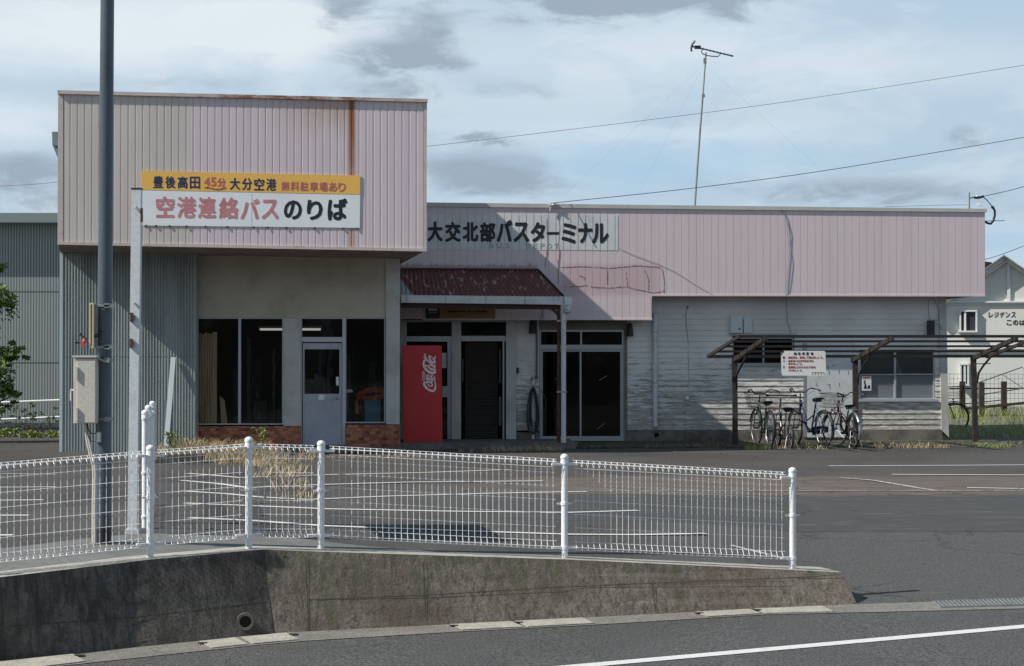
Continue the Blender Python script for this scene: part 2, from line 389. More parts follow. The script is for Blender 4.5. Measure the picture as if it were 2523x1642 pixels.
M['verge'] = m_asphalt('verge', (.15, .14, .095), (.10, .105, .055), .4, .8)[0]
def m_wall(name, base, moss, dark, amt, darkamt):
    m = mat(name, base, .92); t, p, v = nodes(m)
    x, y, z = sepv(t, v)
    streak = NOISE(t, MAPV(t, v, (7, 7, .7)), 1.6, 6, .7, .3); blot = NOISE(t, v, 1.5, 8, .68, .4); g = NOISE(t, v, 45, 4, .7)
    c = MIX(t, RAMP(t, g, (.34, .66)), tuple(q*.72 for q in base), tuple(q*1.28 for q in base)); st2 = NOISE(t, MAPV(t, v, (16, 16, 1.1), (4, 2, 0)), 1.5, 6, .72, .5)
    c = MIX(t, M_(t, 'MULTIPLY', RAMP(t, st2, (.50, .62)), .75), c, tuple(q*.36 for q in base)); c = MIX(t, M_(t, 'MULTIPLY', M_(t, 'SUBTRACT', 1.0, RAMP(t, st2, (.34, .46))), .5), c, tuple(q*1.9 for q in base))
    c = MIX(t, M_(t, 'MULTIPLY', RAMP(t, blot, (.42, .66)), darkamt), c, dark)
    c = MIX(t, M_(t, 'MULTIPLY', RAMP(t, M_(t, 'ADD', streak, M_(t, 'MULTIPLY', z, .22)), (.40, .62)), amt), c, moss)
    vor = N(t, 'ShaderNodeTexVoronoi'); L(t, v, vor.inputs[0]); vor.inputs['Scale'].default_value = 9
    spot = M_(t, 'SUBTRACT', 1.0, RAMP(t, vor.outputs[0], (.06, .13)))
    c = MIX(t, M_(t, 'MULTIPLY', spot, .8), c, tuple(q*.25 for q in base))
    vor2 = N(t, 'ShaderNodeTexVoronoi'); L(t, MAPV(t, v, (1, 1, 1), (3, 1, 2)), vor2.inputs[0]); vor2.inputs['Scale'].default_value = 3.1
    sp2 = M_(t, 'SUBTRACT', 1.0, RAMP(t, M_(t, 'ADD', vor2.outputs[0], M_(t, 'MULTIPLY', g, .1)), (.12, .19)))
    c = MIX(t, M_(t, 'MULTIPLY', sp2, .2), c, (.30, .28, .25))
    L(t, c, p.inputs['Base Color']); bump(t, p, g, .6, .01)
    return m
M['wall_dark'] = m_wall('wall_dark', (.125, .112, .098), (.040, .034, .028), (.052, .042, .036), .85, .8)  # copy of the wall colour, darkened for the left section's shade
M['wall_light'] = m_wall('wall_light', (.175, .150, .125), (.085, .088, .048), (.095, .070, .056), .85, .65)
M['wall_top'] = paint('wall_top', (.38, .36, .32), (.24, .225, .20), 7, .4, .7, .9)

# pink metal cladding of the upper block, beige repaint at its left, rust running down
def m_cladding(name, kind):
    m = mat(name, (.5, .4, .44), .5); t, p, v = nodes(m); x, y, z = sepv(t, v)
    pitch = {'block': .1185, 'wing': .1365}[kind]
    wn_ = N(t, 'ShaderNodeTexWhiteNoise', noise_dimensions='1D')
    L(t, M_(t, 'FLOOR', M_(t, 'DIVIDE', x, pitch)), wn_.inputs['W'])
    ns = NOISE(t, MAPV(t, v, (1, 1, .35)), 1.1, 6, .6); st = NOISE(t, MAPV(t, v, (9, 1, .35)), 1.2, 5, .65); g = NOISE(t, v, 30, 3, .6)
    pink = (.655, .55, .572) if kind == 'wing' else (.64, .545, .575)
    c = MIX(t, RAMP(t, wn_.outputs[0], (0, 1)), pink, tuple(q*.93+.012 for q in pink))
    c = MIX(t, M_(t, 'MULTIPLY', RAMP(t, ns, (.4, .7)), .4), c, (.60, .545, .55))
    c = MIX(t, M_(t, 'MULTIPLY', RAMP(t, st, (.5, .75)), .28), c, (.47, .40, .40))
    if kind == 'block':
        ub = b(468, 400, -1.9).x
        beige = MIX(t, RAMP(t, ns, (.3, .7)), (.60, .545, .51), (.53, .475, .44))
        c = MIX(t, M_(t, 'LESS_THAN', M_(t, 'ADD', x, M_(t, 'MULTIPLY', M_(t, 'SUBTRACT', g, .5), .03)), ub), c, beige)
        ur = b(866.5, 400, -1.9).x; ztop = b(866, 240, -1.9).z
        d = M_(t, 'ABSOLUTE', M_(t, 'SUBTRACT', x, ur))
        depth = M_(t, 'SUBTRACT', ztop, z)
        main = M_(t, 'SUBTRACT', 1.0, RAMP(t, d, (.025, .075)))
        fade = RAMP(t, depth, (.2, 2.3, 1.0, .38))
        pale = M_(t, 'MULTIPLY', M_(t, 'SUBTRACT', 1.0, RAMP(t, d, (.04, .13))), .3)
        # long stain under the coping, left of the leak
        reach = M_(t, 'MULTIPLY', RAMP(t, x, (b(600, 400, -1.9).x, ur, 0, 1)), M_(t, 'LESS_THAN', x, ur+.02))
        near = M_(t, 'SUBTRACT', 1.0, RAMP(t, M_(t, 'SUBTRACT', depth, M_(t, 'MULTIPLY', M_(t, 'SUBTRACT', st, .45), 1.2)), (.02, .75)))
        c = MIX(t, M_(t, 'MULTIPLY', M_(t, 'MULTIPLY', reach, near), .55), c, (.38, .22, .13))
        c = MIX(t, pale, c, (.40, .24, .15))
        c = MIX(t, M_(t, 'MULTIPLY', main, M_(t, 'MULTIPLY', fade, RAMP(t, NOISE(t, MAPV(t, v, (3, 1, 1)), 6, 4, .6), (.2, .6, .75, 1)))), c, (.25, .085, .028))
    else:
        zb = b(1500, 690, 1.65).z
        sx = M_(t, 'MULTIPLY', RAMP(t, x, (b(1370, 690, 1.65).x, b(1400, 690, 1.65).x)), M_(t, 'SUBTRACT', 1.0, RAMP(t, x, (b(1600, 690, 1.65).x, b(1650, 690, 1.65).x))))
        sz = M_(t, 'SUBTRACT', 1.0, RAMP(t, M_(t, 'ABSOLUTE', M_(t, 'SUBTRACT', z, zb)), (.2, .36)))
        c = MIX(t, M_(t, 'MULTIPLY', M_(t, 'MULTIPLY', sx, sz), .6), c, (.50, .335, .345))
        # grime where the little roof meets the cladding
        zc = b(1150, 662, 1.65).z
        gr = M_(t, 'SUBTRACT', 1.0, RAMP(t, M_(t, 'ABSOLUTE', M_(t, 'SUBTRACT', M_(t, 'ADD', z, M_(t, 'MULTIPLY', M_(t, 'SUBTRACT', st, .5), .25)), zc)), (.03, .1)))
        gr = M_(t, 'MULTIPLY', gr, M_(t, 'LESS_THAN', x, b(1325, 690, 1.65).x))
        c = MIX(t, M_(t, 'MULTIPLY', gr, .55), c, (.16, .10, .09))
    L(t, c, p.inputs['Base Color']); bump(t, p, g, .12, .002)
    return m
M['block_clad'] = m_cladding('block_clad', 'block'); M['wing_clad'] = m_cladding('wing_clad', 'wing')
m = mat('coping_block', (.5, .42, .40), .5); t, p, v = nodes(m); x, y, z = sepv(t, v)
g = NOISE(t, MAPV(t, v, (1, 1, 3)), 3.5, 6, .7)
rr = M_(t, 'MULTIPLY', RAMP(t, x, (b(440, 240, -1.9).x, b(620, 240, -1.9).x)), M_(t, 'SUBTRACT', 1.0, RAMP(t, x, (b(870, 240, -1.9).x, b(930, 240, -1.9).x, 0, .75))))
c = MIX(t, RAMP(t, g, (.55, .7)), (.52, .44, .42), (.33, .24, .20))
c = MIX(t, M_(t, 'MULTIPLY', rr, RAMP(t, g, (.35, .6))), c, (.22, .075, .025))
L(t, c, p.inputs['Base Color']); M['coping_block'] = m
M['trim_block'] = paint('trim_block', (.52, .44, .42), (.40, .31, .27), 5, .5, .75, .5)
M['coping_wing'] = paint('coping_wing', (.50, .49, .455), (.43, .42, .40), 2, .4, .7, .5)
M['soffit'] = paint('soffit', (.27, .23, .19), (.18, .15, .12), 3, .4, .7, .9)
M['plaster'] = paint('plaster', (.50, .46, .39), (.40, .36, .285), 1.6, .4, .68, .95, fine=60)
M['pillar'] = paint('pillar', (.52, .52, .50), (.40, .39, .36), 1.8, .45, .72, .9, fine=60)
M['green_corr'] = paint('green_corr', (.345, .385, .385), (.255, .285, .285), 1.2, .4, .7, .45, (3, 1, .3), metal=.1)
M['corner_trim'] = mat('corner_trim', (.45, .52, .55), .4)
M['far_corr_flat'] = mat('far_corr_flat', (.20, .235, .24), .5)
m = mat('far_corr', (.26, .30, .30), .5); t, p, v = nodes(m); x, y, z = sepv(t, v)
wv = M_(t, 'SINE', M_(t, 'MULTIPLY', x, 2*pi/.062))
c = MIX(t, RAMP(t, wv, (-.6, .8)), (.13, .15, .152), (.30, .335, .337))
for zz in (3.03, 1.47):
    c = MIX(t, M_(t, 'SUBTRACT', 1.0, RAMP(t, M_(t, 'ABSOLUTE', M_(t, 'SUBTRACT', z, zz)), (.01, .025, 0, 1))), c, (.07, .09, .09))
L(t, c, p.inputs['Base Color']); M['far_corr'] = m
M['wall_grey_trim'] = paint('wall_grey_trim', (.20, .235, .25), (.17, .20, .21), 2, .4, .7, .5)
# bricks
m = mat('brick', (.3, .1, .06), .8); t, p, v = nodes(m)
sw = N(t, 'ShaderNodeCombineXYZ'); x, y, z = sepv(t, v); L(t, M_(t, 'ADD', x, y), sw.inputs[0]); L(t, z, sw.inputs[1])
bk = N(t, 'ShaderNodeTexBrick'); L(t, sw.outputs[0], bk.inputs[0])
bk.inputs['Scale'].default_value = 1; bk.inputs['Brick Width'].default_value = .098; bk.inputs['Row Height'].default_value = .055; bk.inputs['Mortar Size'].default_value = .003
bk.inputs['Color1'].default_value = (.52, .19, .10, 1); bk.inputs['Color2'].default_value = (.15, .03, .018, 1); bk.inputs['Mortar'].default_value = (.17, .12, .10, 1)
L(t, MIX(t, RAMP(t, NOISE(t, v, 6, 4), (.4, .8, 0, .2)), bk.outputs[0], (.40, .20, .13)), p.inputs['Base Color']); bump(t, p, bk.outputs[1], -.4, .006); M['brick'] = m
# white lap siding, paint worn off the lower boards
m = mat('siding', (.5, .5, .5), .75); t, p, v = nodes(m); x, y, z = sepv(t, v)
a = NOISE(t, MAPV(t, v, (1.2, 1, 9)), 2.4, 8, .72, .2); g = NOISE(t, MAPV(t, v, (3, 1, 30)), 4, 4, .6); bl = NOISE(t, v, 1.1, 4, .5)
thr = M_(t, 'ADD', a, M_(t, 'MULTIPLY', M_(t, 'SUBTRACT', 1.3, z), .13))
c = MIX(t, RAMP(t, bl, (.35, .7)), (.74, .725, .69), (.60, .59, .56))
c = MIX(t, M_(t, 'MULTIPLY', RAMP(t, thr, (.50, .60)), .85), c, MIX(t, RAMP(t, g, (.3, .7)), (.13, .115, .10), (.50, .47, .43)))
L(t, c, p.inputs['Base Color']); bump(t, p, a, .3, .004); M['siding'] = m
M['foundation'] = paint('foundation', (.20, .18, .155), (.10, .09, .08), 3, .35, .65, .95)
# flaking red paint on corrugated canopy roof
m = mat('canopy_roof', (.1, .02, .02), .6); t, p, v = nodes(m); x, y, z = sepv(t, v)
a = NOISE(t, MAPV(t, v, (9, 2.2, 2), (0, 0, 0), (0, 0, .12)), 1.6, 7, .68, .4)
c = MIX(t, NOISE(t, v, 5), (.095, .022, .018), (.15, .045, .035))
c = MIX(t, RAMP(t, M_(t, 'ADD', a, M_(t, 'MULTIPLY', z, .05)), (.72, .79)), c, (.38, .30, .28))
c = MIX(t, M_(t, 'LESS_THAN', M_(t, 'ADD', x, M_(t, 'MULTIPLY', M_(t, 'SUBTRACT', y, .5), .32)), b(1018, 700, .5).x), c, (.30, .33, .34))
L(t, c, p.inputs['Base Color']); M['canopy_roof'] = m
M['gutter_pipe'] = paint('gutter_pipe', (.60, .63, .66), (.48, .50, .52), 3, .4, .7, .45)
def m_leaf(name, c1, c2, scale=3):
    m = mat(name, c1, .6); t, p, v = nodes(m); gi = N(t, 'ShaderNodeNewGeometry')
    r = gi.outputs['Random Per Island']
    c = MIX(t, r, c1, c2); c = MIX(t, M_(t, 'MULTIPLY', RAMP(t, NOISE(t, v, scale, 3), (.4, .65)), .5), c, tuple(q*1.25 for q in c2))
    L(t, c, p.inputs['Base Color'])
    p.inputs['Transmission Weight'].default_value = 0
    return m
M['leaf_dark'] = m_leaf('leaf_dark', (.022, .055, .018), (.055, .12, .028))
M['leaf_conifer'] = m_leaf('leaf_conifer', (.045, .105, .022), (.17, .25, .055))
M['leaf_bright'] = m_leaf('leaf_bright', (.10, .17, .03), (.19, .22, .05))
M['grass_dry'] = m_leaf('grass_dry', (.27, .20, .115), (.42, .33, .20), 2)
M['grass_mix'] = m_leaf('grass_mix', (.075, .08, .03), (.26, .20, .11), 1.5)
M['grass_green'] = m_leaf('grass_green', (.15, .23, .06), (.33, .34, .13), 1)

# ------------------------------------------------------------------ text
def glyph_mesh(s):
    c = bpy.data.curves.new('glyph', 'FONT'); c.body = s; c.size = 1; c.resolution_u = 3
    o = bpy.data.objects.new('glyph', c); COL.objects.link(o); bpy.context.view_layer.update()
    me = bpy.data.meshes.new_from_object(o.evaluated_get(bpy.context.evaluated_depsgraph_get()))
    vs = [tuple(v_.co) for v_ in me.vertices]; fs = [tuple(p_.vertices) for p_ in me.polygons]
    bpy.data.objects.remove(o); bpy.data.curves.remove(c); bpy.data.meshes.remove(me)
    return vs, fs
def text_on(mb, chars, origin, ux, uz, nrm, bold=.03, thick=.00025):
    """chars: list of (string, x0, x1, z0, z1): fit each glyph to its box, in metres in the frame (origin, ux, uz)"""
    ux, uz, nrm = Vector(ux), Vector(uz), Vector(nrm)
    for s, x0, x1, z0, z1 in chars:
        vs, fs = glyph_mesh(s)
        if not vs: continue
        xa = min(v_[0] for v_ in vs); xb = max(v_[0] for v_ in vs); ya = min(v_[1] for v_ in vs); yb = max(v_[1] for v_ in vs)
        r = bold*(z1-z0 if (z1-z0) > (x1-x0)*.5 else (x1-x0))
        sx = (x1-x0-2*r)/max(xb-xa, 1e-4); sz = (z1-z0-2*r)/max(yb-ya, 1e-4)
        n = 9 if bold else 1
        for k in range(n):
            dx = 0 if k == 0 else r*cos(2*pi*k/8); dz = 0 if k == 0 else r*sin(2*pi*k/8)
            pts = [Vector(origin) + ux*(x0+r+(v_[0]-xa)*sx+dx) + uz*(z0+r+(v_[1]-ya)*sz+dz) + nrm*(thick*(k+1)) for v_ in vs]
            mb.add(pts, fs)
def text_px(mb, v, items, bold=.04, th=.00025):
    """items: (string, px0, px1, py_top, py_bottom) on the building plane v"""
    ch = []
    for s, x0, x1, y0, y1 in items:
        a = b(x0, y1, v); c = b(x1, y0, v); ch.append((s, a.x, c.x, a.z, c.z))
    text_on(mb, ch, (0, v, 0), (1, 0, 0), (0, 0, 1), (0, -1, 0), bold, th)

# ================================================================== GROUND
# front edge of the retaining wall's top (world x, y, z), base in front of it, and its back edge
TOP = [(-6.2, 13.35, -.09), (-3.79, 14.85, 0.0), (PX(370, 1379, 15.55).x, 15.55, .06), (PX(651, 1354, 16.0).x, 16.0, .095),
       (PX(791, 1360, 16.118).x, 16.118, PX(791, 1360, 16.118).z), (PX(1391, 1379, 16.64).x, 16.64, PX(1391, 1379, 16.64).z), (PX(1953, 1405, 17.16).x, 17.16, PX(1953, 1405, 17.16).z), (PX(2076, 1411, 17.28).x, 17.28, PX(2076, 1411, 17.28).z)]
BASEPX = [(-700, 1700), (0, 1630), (385, 1592), (676, 1562), (800, 1555.8), (1391, 1526), (1960, 1497.6), (2112, 1490)]
BASE = [GP(x, y, zr) for x, y in BASEPX]
def nrm2(i, pts):
    a = Vector(pts[max(i-1, 0)]); c = Vector(pts[min(i+1, len(pts)-1)]); d = (c-a); d.z = 0; d.normalize()
    return Vector((-d.y, d.x, 0))
THK = [.34]*6 + [.40, .46]
BACK = [Vector(TOP[i]) + nrm2(i, TOP)*THK[i] for i in range(len(TOP))]
LOWPX = [(-700, 1760), (0, 1660), (222, 1635), (700, 1584), (1164, 1556), (1400, 1545), (1900, 1515), (2154, 1510), (2523, 1501), (3000, 1490)]
LOW = [GP(x, y, zr, .004) for x, y in LOWPX]
UPR = [GP(x, y, zr) for x, y in [(2112, 1490), (2300, 1484), (2523, 1477), (3000, 1464)]]
# far ground to the horizon
g = MB(); g.quad((-700, -300, -1.3), (700, -300, -1.3), (700, 900, -1.3), (-700, 900, -1.3))
tag(g.build('ground', M['soil']), kind='structure')
# road
g = MB(); xs = [-60, -30, -12, -8, -6, -5, -4, -3.75, -3, -1.87, 0, 1.5, 3, 4, 5, 8, 14, 40, 60]
def yedge(x):      # road sheet ends beneath the wall / at the gutter
    pts = [(p.x, p.y) for p in BASE] + [(p.x, p.y) for p in UPR[1:]]
    return (lerp(pts, x) + .12) if x > pts[0][0] else pts[0][1] + .7*(x-pts[0][0])
for x0, x1 in zip(xs, xs[1:]):
    g.quad((x0, -60, zr(x0)), (x1, -60, zr(x1)), (x1, max(yedge(x1), -59), zr(x1)), (x0, max(yedge(x0), -59), zr(x0)))
tag(g.build('road', M['road']), kind='structure')
# parking lot: height field from the wall / gutter line to far behind the buildings
g = MB(); bx = [p.x for p in BACK]; 
def front(x):
    bk = [(p.x, p.y-.02) for p in BACK] + [(BACK[-1].x+.02, 17.72)]
    if x <= BACK[-1].x: return lerp(bk, x) if x > bk[0][0] else bk[0][1] + .62*(x-bk[0][0])
    up = [(p.x, p.y) for p in UPR]; 
    return max(lerp(up, x), up[0][1]) if x > UPR[0].x else UPR[0].y
xs = [-60, -40, -25, -15, -10, -8, -7] + [-6.2+.25*i for i in range(35)] + [BACK[-1].x, BACK[-1].x+.02, 2.95, 3.2, 3.6, 4, 4.5, 5, 6, 7, 8, 9, 10, 12, 15, 20, 30, 60]
xs = sorted(set(round(x, 4) for x in xs)); fr = [0, .01, .02, .03, .045, .06, .08, .1, .13, .16, .2, .26, .35, .5, .7, 1]
vs = []; 
for x in xs:
    y0 = front(x) if x > -25 else 6
    for f in fr:
        y = y0 + (100-y0)*f; z = zl(x, y)
        if x <= BACK[-1].x + .001:
            zt = lerp([(p.x, p.z) for p in BACK], x) - .015
            k = max(0, 1-(y-y0)/1.4); z = z*(1-k) + min(z, zt)*k if x > -3 else min(z*(1-k)+zt*k, z)
        if f == 0 and x > BACK[-1].x: z = zr(x) + .006
        if y > 40 and x < -3: z = min(z, .02)
        vs.append((x, y, z))
n = len(fr); fs = [(i*n+j, (i+1)*n+j, (i+1)*n+j+1, i*n+j+1) for i in range(len(xs)-1) for j in range(n-1)]
g.add(vs, fs, True); tag(g.build('parking_lot', M['lot']), kind='structure')
def strip(mb, A, B_, dz=0):
    for i in range(len(A)-1):
        mb.quad(Vector(A[i])+Vector((0, 0, dz)), Vector(A[i+1])+Vector((0, 0, dz)), Vector(B_[i+1])+Vector((0, 0, dz)), Vector(B_[i])+Vector((0, 0, dz)))
# concrete gutter along the wall foot
def low_at(px): return GP(px, lerp(LOWPX, px), zr, .005)
def up_at(px):
    y = lerp(BASEPX + [(2300, 1484), (2523, 1477), (3000, 1464)], px); q = GP(px, y-2, zr, .005)
    return q
cuts = [-500, -300, -100, 0, 110, 222, 370, 520, 620, 745, 900, 1040, 1140, 1299, 1475, 1610, 1742, 1886, 2065, 2150, 2300, 2420, 2523, 2700, 2950]
g = MB(); A = [low_at(x) for x in cuts]; Bq = [up_at(x-26) for x in cuts]; strip(g, A, Bq)
tag(g.build('gutter', M['gutter']), kind='structure')
g = MB()
for x0, x1 in [(-90, 218), (522, 618), (624, 744), (1140, 1297), (1301, 1473), (1744, 1884), (1889, 2063)]:
    a0, a1 = low_at(x0+4), low_at(x1-4); c0, c1 = up_at(x0-38), up_at(x1-46)
    a0, a1 = a0 + (c0-a0)*.10, a1 + (c1-a1)*.10; c0, c1 = a0 + (c0-a0)*.80, a1 + (c1-a1)*.80
    g.prism([p + Vector((0, 0, .002)) for p in (a0, a1, c1, c0)], (0, 0, .006))
tag(g.build('gutter_lids', M['gutter_lid']), kind='structure')
# hand holes at the lids' joints
g = MB()
for px in (218, 520, 744, 1139, 1299, 1743, 1886):
    q = up_at(px-34)*.6 + low_at(px)*.4 + Vector((0, 0, .010)); g.box(-.035, .035, -.03, .03, -.001, .0008, org=q)
tag(g.build('gutter_holes', M['dark_hole']), kind='structure')
# road edge line and lot lines
def ribbon(mb, pxs, w, zf=zl, dz=.006, sub=8):
    pts = []
    for (xa, ya), (xb, yb) in zip(pxs, pxs[1:]):
        for i in range(sub): pts.append(GP(xa+(xb-xa)*i/sub, ya+(yb-ya)*i/sub, zf, dz))
    pts.append(GP(*pxs[-1], zf, dz)); L_, R_ = [], []
    for i, q in enumerate(pts):
        d = (pts[min(i+1, len(pts)-1)] - pts[max(i-1, 0)]); d.z = 0; d.normalize(); nn = Vector((-d.y, d.x, 0))*w/2
        L_.append(q+nn); R_.append(q-nn)
    for q in L_+R_: q.z += 0
    strip(mb, R_, L_)
g = MB()
a0, a1 = GP(1100, 1672, zr, .005), GP(2523, 1545, zr, .005); d = (a1-a0).normalized(); nn = Vector((-d.y, d.x, 0))*.075
pts = [a0 + d*(t_*.4) for t_ in range(-4, 45)]
for q in pts: q.z = zr(q.x)+.005
strip(g, [q-nn for q in pts], [q+nn for q in pts]); tag(g.build('road_edge_line', M['line_paint']), kind='structure')
LINES = [([(428, 1156), (560, 1162), (700, 1148), (950, 1145), (1179, 1142)], .10), ([(433, 1166), (500, 1170), (590, 1178), (800, 1171), (1060, 1165), (1254, 1158)], .10),
         ([(447, 1185), (540, 1193), (610, 1203), (800, 1195), (1000, 1189), (1338, 1186)], .10), ([(447, 1211), (560, 1218), (640, 1226), (760, 1232), (950, 1224), (1200, 1217), (1447, 1212)], .10),
         ([(455, 1241), (610, 1247), (800, 1255), (1100, 1261), (1400, 1264), (1572, 1259)], .11), ([(466, 1277), (620, 1284), (800, 1297), (1100, 1308), (1400, 1318), (1560, 1319), (1739, 1316)], .12),
         ([(-160, 1138), (165, 1172)], .08), ([(-120, 1166), (139, 1170)], .05), ([(-160, 1203), (139, 1201)], .09), ([(-170, 1236), (107, 1233)], .10), ([(-190, 1272), (71, 1271)], .11), ([(-200, 1321), (32, 1320)], .12),
         ([(2042, 1149), (2300, 1148), (2620, 1146)], .10), ([(2197, 1170), (2400, 1171), (2620, 1172)], .10), ([(2383, 1203), (2508, 1205)], .10), ([(2512, 1206), (2640, 1206)], .10)]
for i, (pp, w) in enumerate(LINES):
    if i in (6,): continue
    g = MB(); ribbon(g, pp, w); tag(g.build('parking_line', M['line_paint']), kind='structure')
g = MB(); ribbon(g, [(1447, 1210), (1700, 1210), (2000, 1210), (2340, 1210), (2620, 1210)], .06); tag(g.build('parking_line', M['thin_line_paint']), kind='structure')
g = MB(); ribbon(g, [(2070, 1178), (2150, 1184), (2240, 1199), (2300, 1209)], .09, dz=.004); ribbon(g, [(520, 1196), (650, 1190)], .04, dz=.004)
ribbon(g, [(1800, 1345), (1830, 1352), (1960, 1385)], .10, dz=.006); tag(g.build('worn_line', M['thin_line_paint']), kind='structure')
# dark bands on the lot surface at the left
g = MB(); ribbon(g, [(470, 1138), (483, 1152), (500, 1185), (515, 1215), (530, 1262), (560, 1290)], .22, dz=.003, sub=3)
ribbon(g, [(432, 1150), (470, 1160), (545, 1163), (610, 1172)], .30, dz=.0035, sub=3)
tag(g.build('dark_lot_band', M['dark_asphalt']), kind='structure')
# concrete apron behind the wall
g = MB(); A = [Vector((x, front(x)+.0, 0)) for x in [-5.5+.25*i for i in range(27)]]
pts = [(-5.5, 1.0), (-3.9, 1.3), (-3.2, 1.9), (-2.3, 1.9), (-1.4, 1.1), (-.3, .6), (1.2, .3)]
Bq = []
def zlot(x, y):
    y0 = front(x); z = zl(x, y)
    if x <= BACK[-1].x:
        zt = lerp([(p.x, p.z) for p in BACK], x) - .015; k = max(0, 1-(y-y0)/1.4); z = z*(1-k) + min(z, zt)*k if x > -3 else min(z*(1-k)+zt*k, z)
    return z
rows = 6; vs = []
for a in A:
    w = lerp(pts, a.x)
    for j in range(rows+1):
        y = a.y + w*j/rows; vs.append((a.x, y, zlot(a.x, y) + .012))
fs = [(i*(rows+1)+j, (i+1)*(rows+1)+j, (i+1)*(rows+1)+j+1, i*(rows+1)+j+1) for i in range(len(A)-1) for j in range(rows)]
g.add(vs, fs, True); tag(g.build('concrete_apron', M['apron']), kind='structure')

# ================================================================== RETAINING WALL
wall = empty('retaining_wall', TOP[3], 0, 'low mossy concrete retaining wall with sloping face, kinked under the white mesh fence', 'wall')
def rel(root, p): return Vector(p) - root.location
BOT = [p + (p-Vector(q))*(.25/max(.1, q[2]-p.z)) for p, q in zip(BASE, TOP)]
def wall_part(i0, i1, name, m, label):
    g = MB(); T = [rel(wall, p) for p in TOP]; B2 = [rel(wall, p) for p in BOT]; K = [rel(wall, p) for p in BACK]
    for i in range(i0, i1):
        n = 6
        for j in range(n):
            p0, p1 = B2[i]+(T[i]-B2[i])*j/n, B2[i+1]+(T[i+1]-B2[i+1])*j/n
            q0, q1 = B2[i]+(T[i]-B2[i])*(j+1)/n, B2[i+1]+(T[i+1]-B2[i+1])*(j+1)/n
            g.quad(p0, p1, q1, q0)
        kk0, kk1 = K[i]+Vector((0, 0, -.9)), K[i+1]+Vector((0, 0, -.9)); g.quad(K[i+1], K[i], kk0, kk1)
    if i1 == len(TOP)-1:
        e = i1; kb = Vector(K[e]); kb = kb + Vector((.06, .05, -.6)); g.quad(B2[e], kb, K[e], T[e])
    if i0 == 0: g.quad(B2[0], T[0], K[0], K[0]+Vector((0, 0, -.9)))
    o = g.build(name, m, wall); o['label'] = label; return o
wall_part(0, 3, 'wall_face', M['wall_dark'], 'left section of the wall, its shade put into a darker stained colour')
wall_part(3, 7, 'wall_face', M['wall_light'], 'paler brownish section of the wall with green moss')
g = MB(); strip(g, [rel(wall, p)+Vector((0, 0, .001)) for p in TOP], [rel(wall, p)+Vector((0, 0, .001)) for p in BACK]); g.build('wall_top', M['wall_top'], wall)
# formwork joints cut in the face: thin dark strips following the face
g = MB()
def face_pt(px, py):
    """point on the battered face seen at the pixel"""
    for i in range(len(TOP)-1):
        A_, B2, C_, D_ = Vector(BASE[i]), Vector(BASE[i+1]), Vector(TOP[i+1]), Vector(TOP[i])
        nn = (B2-A_).cross(D_-A_).normalized(); d = ray(px, py); o = Vector((0, 0, CAMZ))
        t = (A_-o).dot(nn)/d.dot(nn); p = o + d*t
        k = (p-A_).dot((B2-A_))/(B2-A_).length_squared
        if k <= 1.02 or i == len(TOP)-2: return p, -nn if nn.y > 0 else nn
def joint(pts, w=.006):
    P = []
    for (xa, ya), (xb, yb) in zip(pts, pts[1:]):
        for i in range(6): P.append(face_pt(xa+(xb-xa)*i/6, ya+(yb-ya)*i/6))
    P.append(face_pt(*pts[-1])); off = .0025
    for (p, n1_), (q, n2_) in zip(P, P[1:]):
        d = (q-p).normalized(); s = d.cross(n1_).normalized()*w/2
        g.quad(*[rel(wall, r_) + n1_*off for r_ in (p-s, q-s, q+s, p+s)])
for J in ([(2, 1448), (14, 1620)], [(303, 1395), (313, 1530), (322, 1592)], [(493, 1372), (512, 1494), (536, 1572)], [(30, 1543), (330, 1522), (655, 1484)],
          [(753, 1372), (762, 1560)], [(1043, 1390), (1050, 1530)], [(760, 1478), (1040, 1468), (1330, 1450), (1640, 1436), (1800, 1430), (2000, 1422), (2070, 1416)], [(1608, 1440), (1614, 1508)], [(651, 1358), (676, 1560)]): joint(J)
g.build('wall_joint', mat('joint', (.045, .04, .035), .9), wall)
g = MB()
for J in ([(566, 1395), (573, 1480)], [(563, 1497), (572, 1545)], [(548, 1480), (541, 1500), (545, 1540)]): joint(J, .005)
g.build('wall_crack', mat('lime', (.16, .15, .13), .9), wall)
# drain pipe mouth
c0, nn = face_pt(604, 1531); g = MB(); ax_ = Vector((.18, -1, 0)).normalized()
def ringtube(g, c, axis, r0, r1, l, n=24):
    u = axis.cross(Vector((0, 0, 1))).normalized(); w = u.cross(axis).normalized(); vs = []
    for k, (r, s) in enumerate([(r1, 0), (r1, l), (r0, l), (r0, -.10)]):
        for j in range(n): vs.append(c + axis*s + (u*cos(2*pi*j/n) + w*sin(2*pi*j/n))*r)
    fs = [(k*n+j, k*n+(j+1) % n, (k+1)*n+(j+1) % n, (k+1)*n+j) for k in range(3) for j in range(n)]
    g.add(vs, fs)
ringtube(g, rel(wall, c0), ax_, .046, .068, .035)
dp = g.build('drain_pipe', M['foundation'], wall)
g = MB(); u = ax_.cross(Vector((0, 0, 1))).normalized(); w = u.cross(ax_).normalized()
g.add([rel(wall, c0) + ax_*.020 + (u*cos(2*pi*j/24)+w*sin(2*pi*j/24))*.0462 for j in range(24)], [tuple(range(24))]); g.build('pipe_hole', M['dark_hole'], dp)
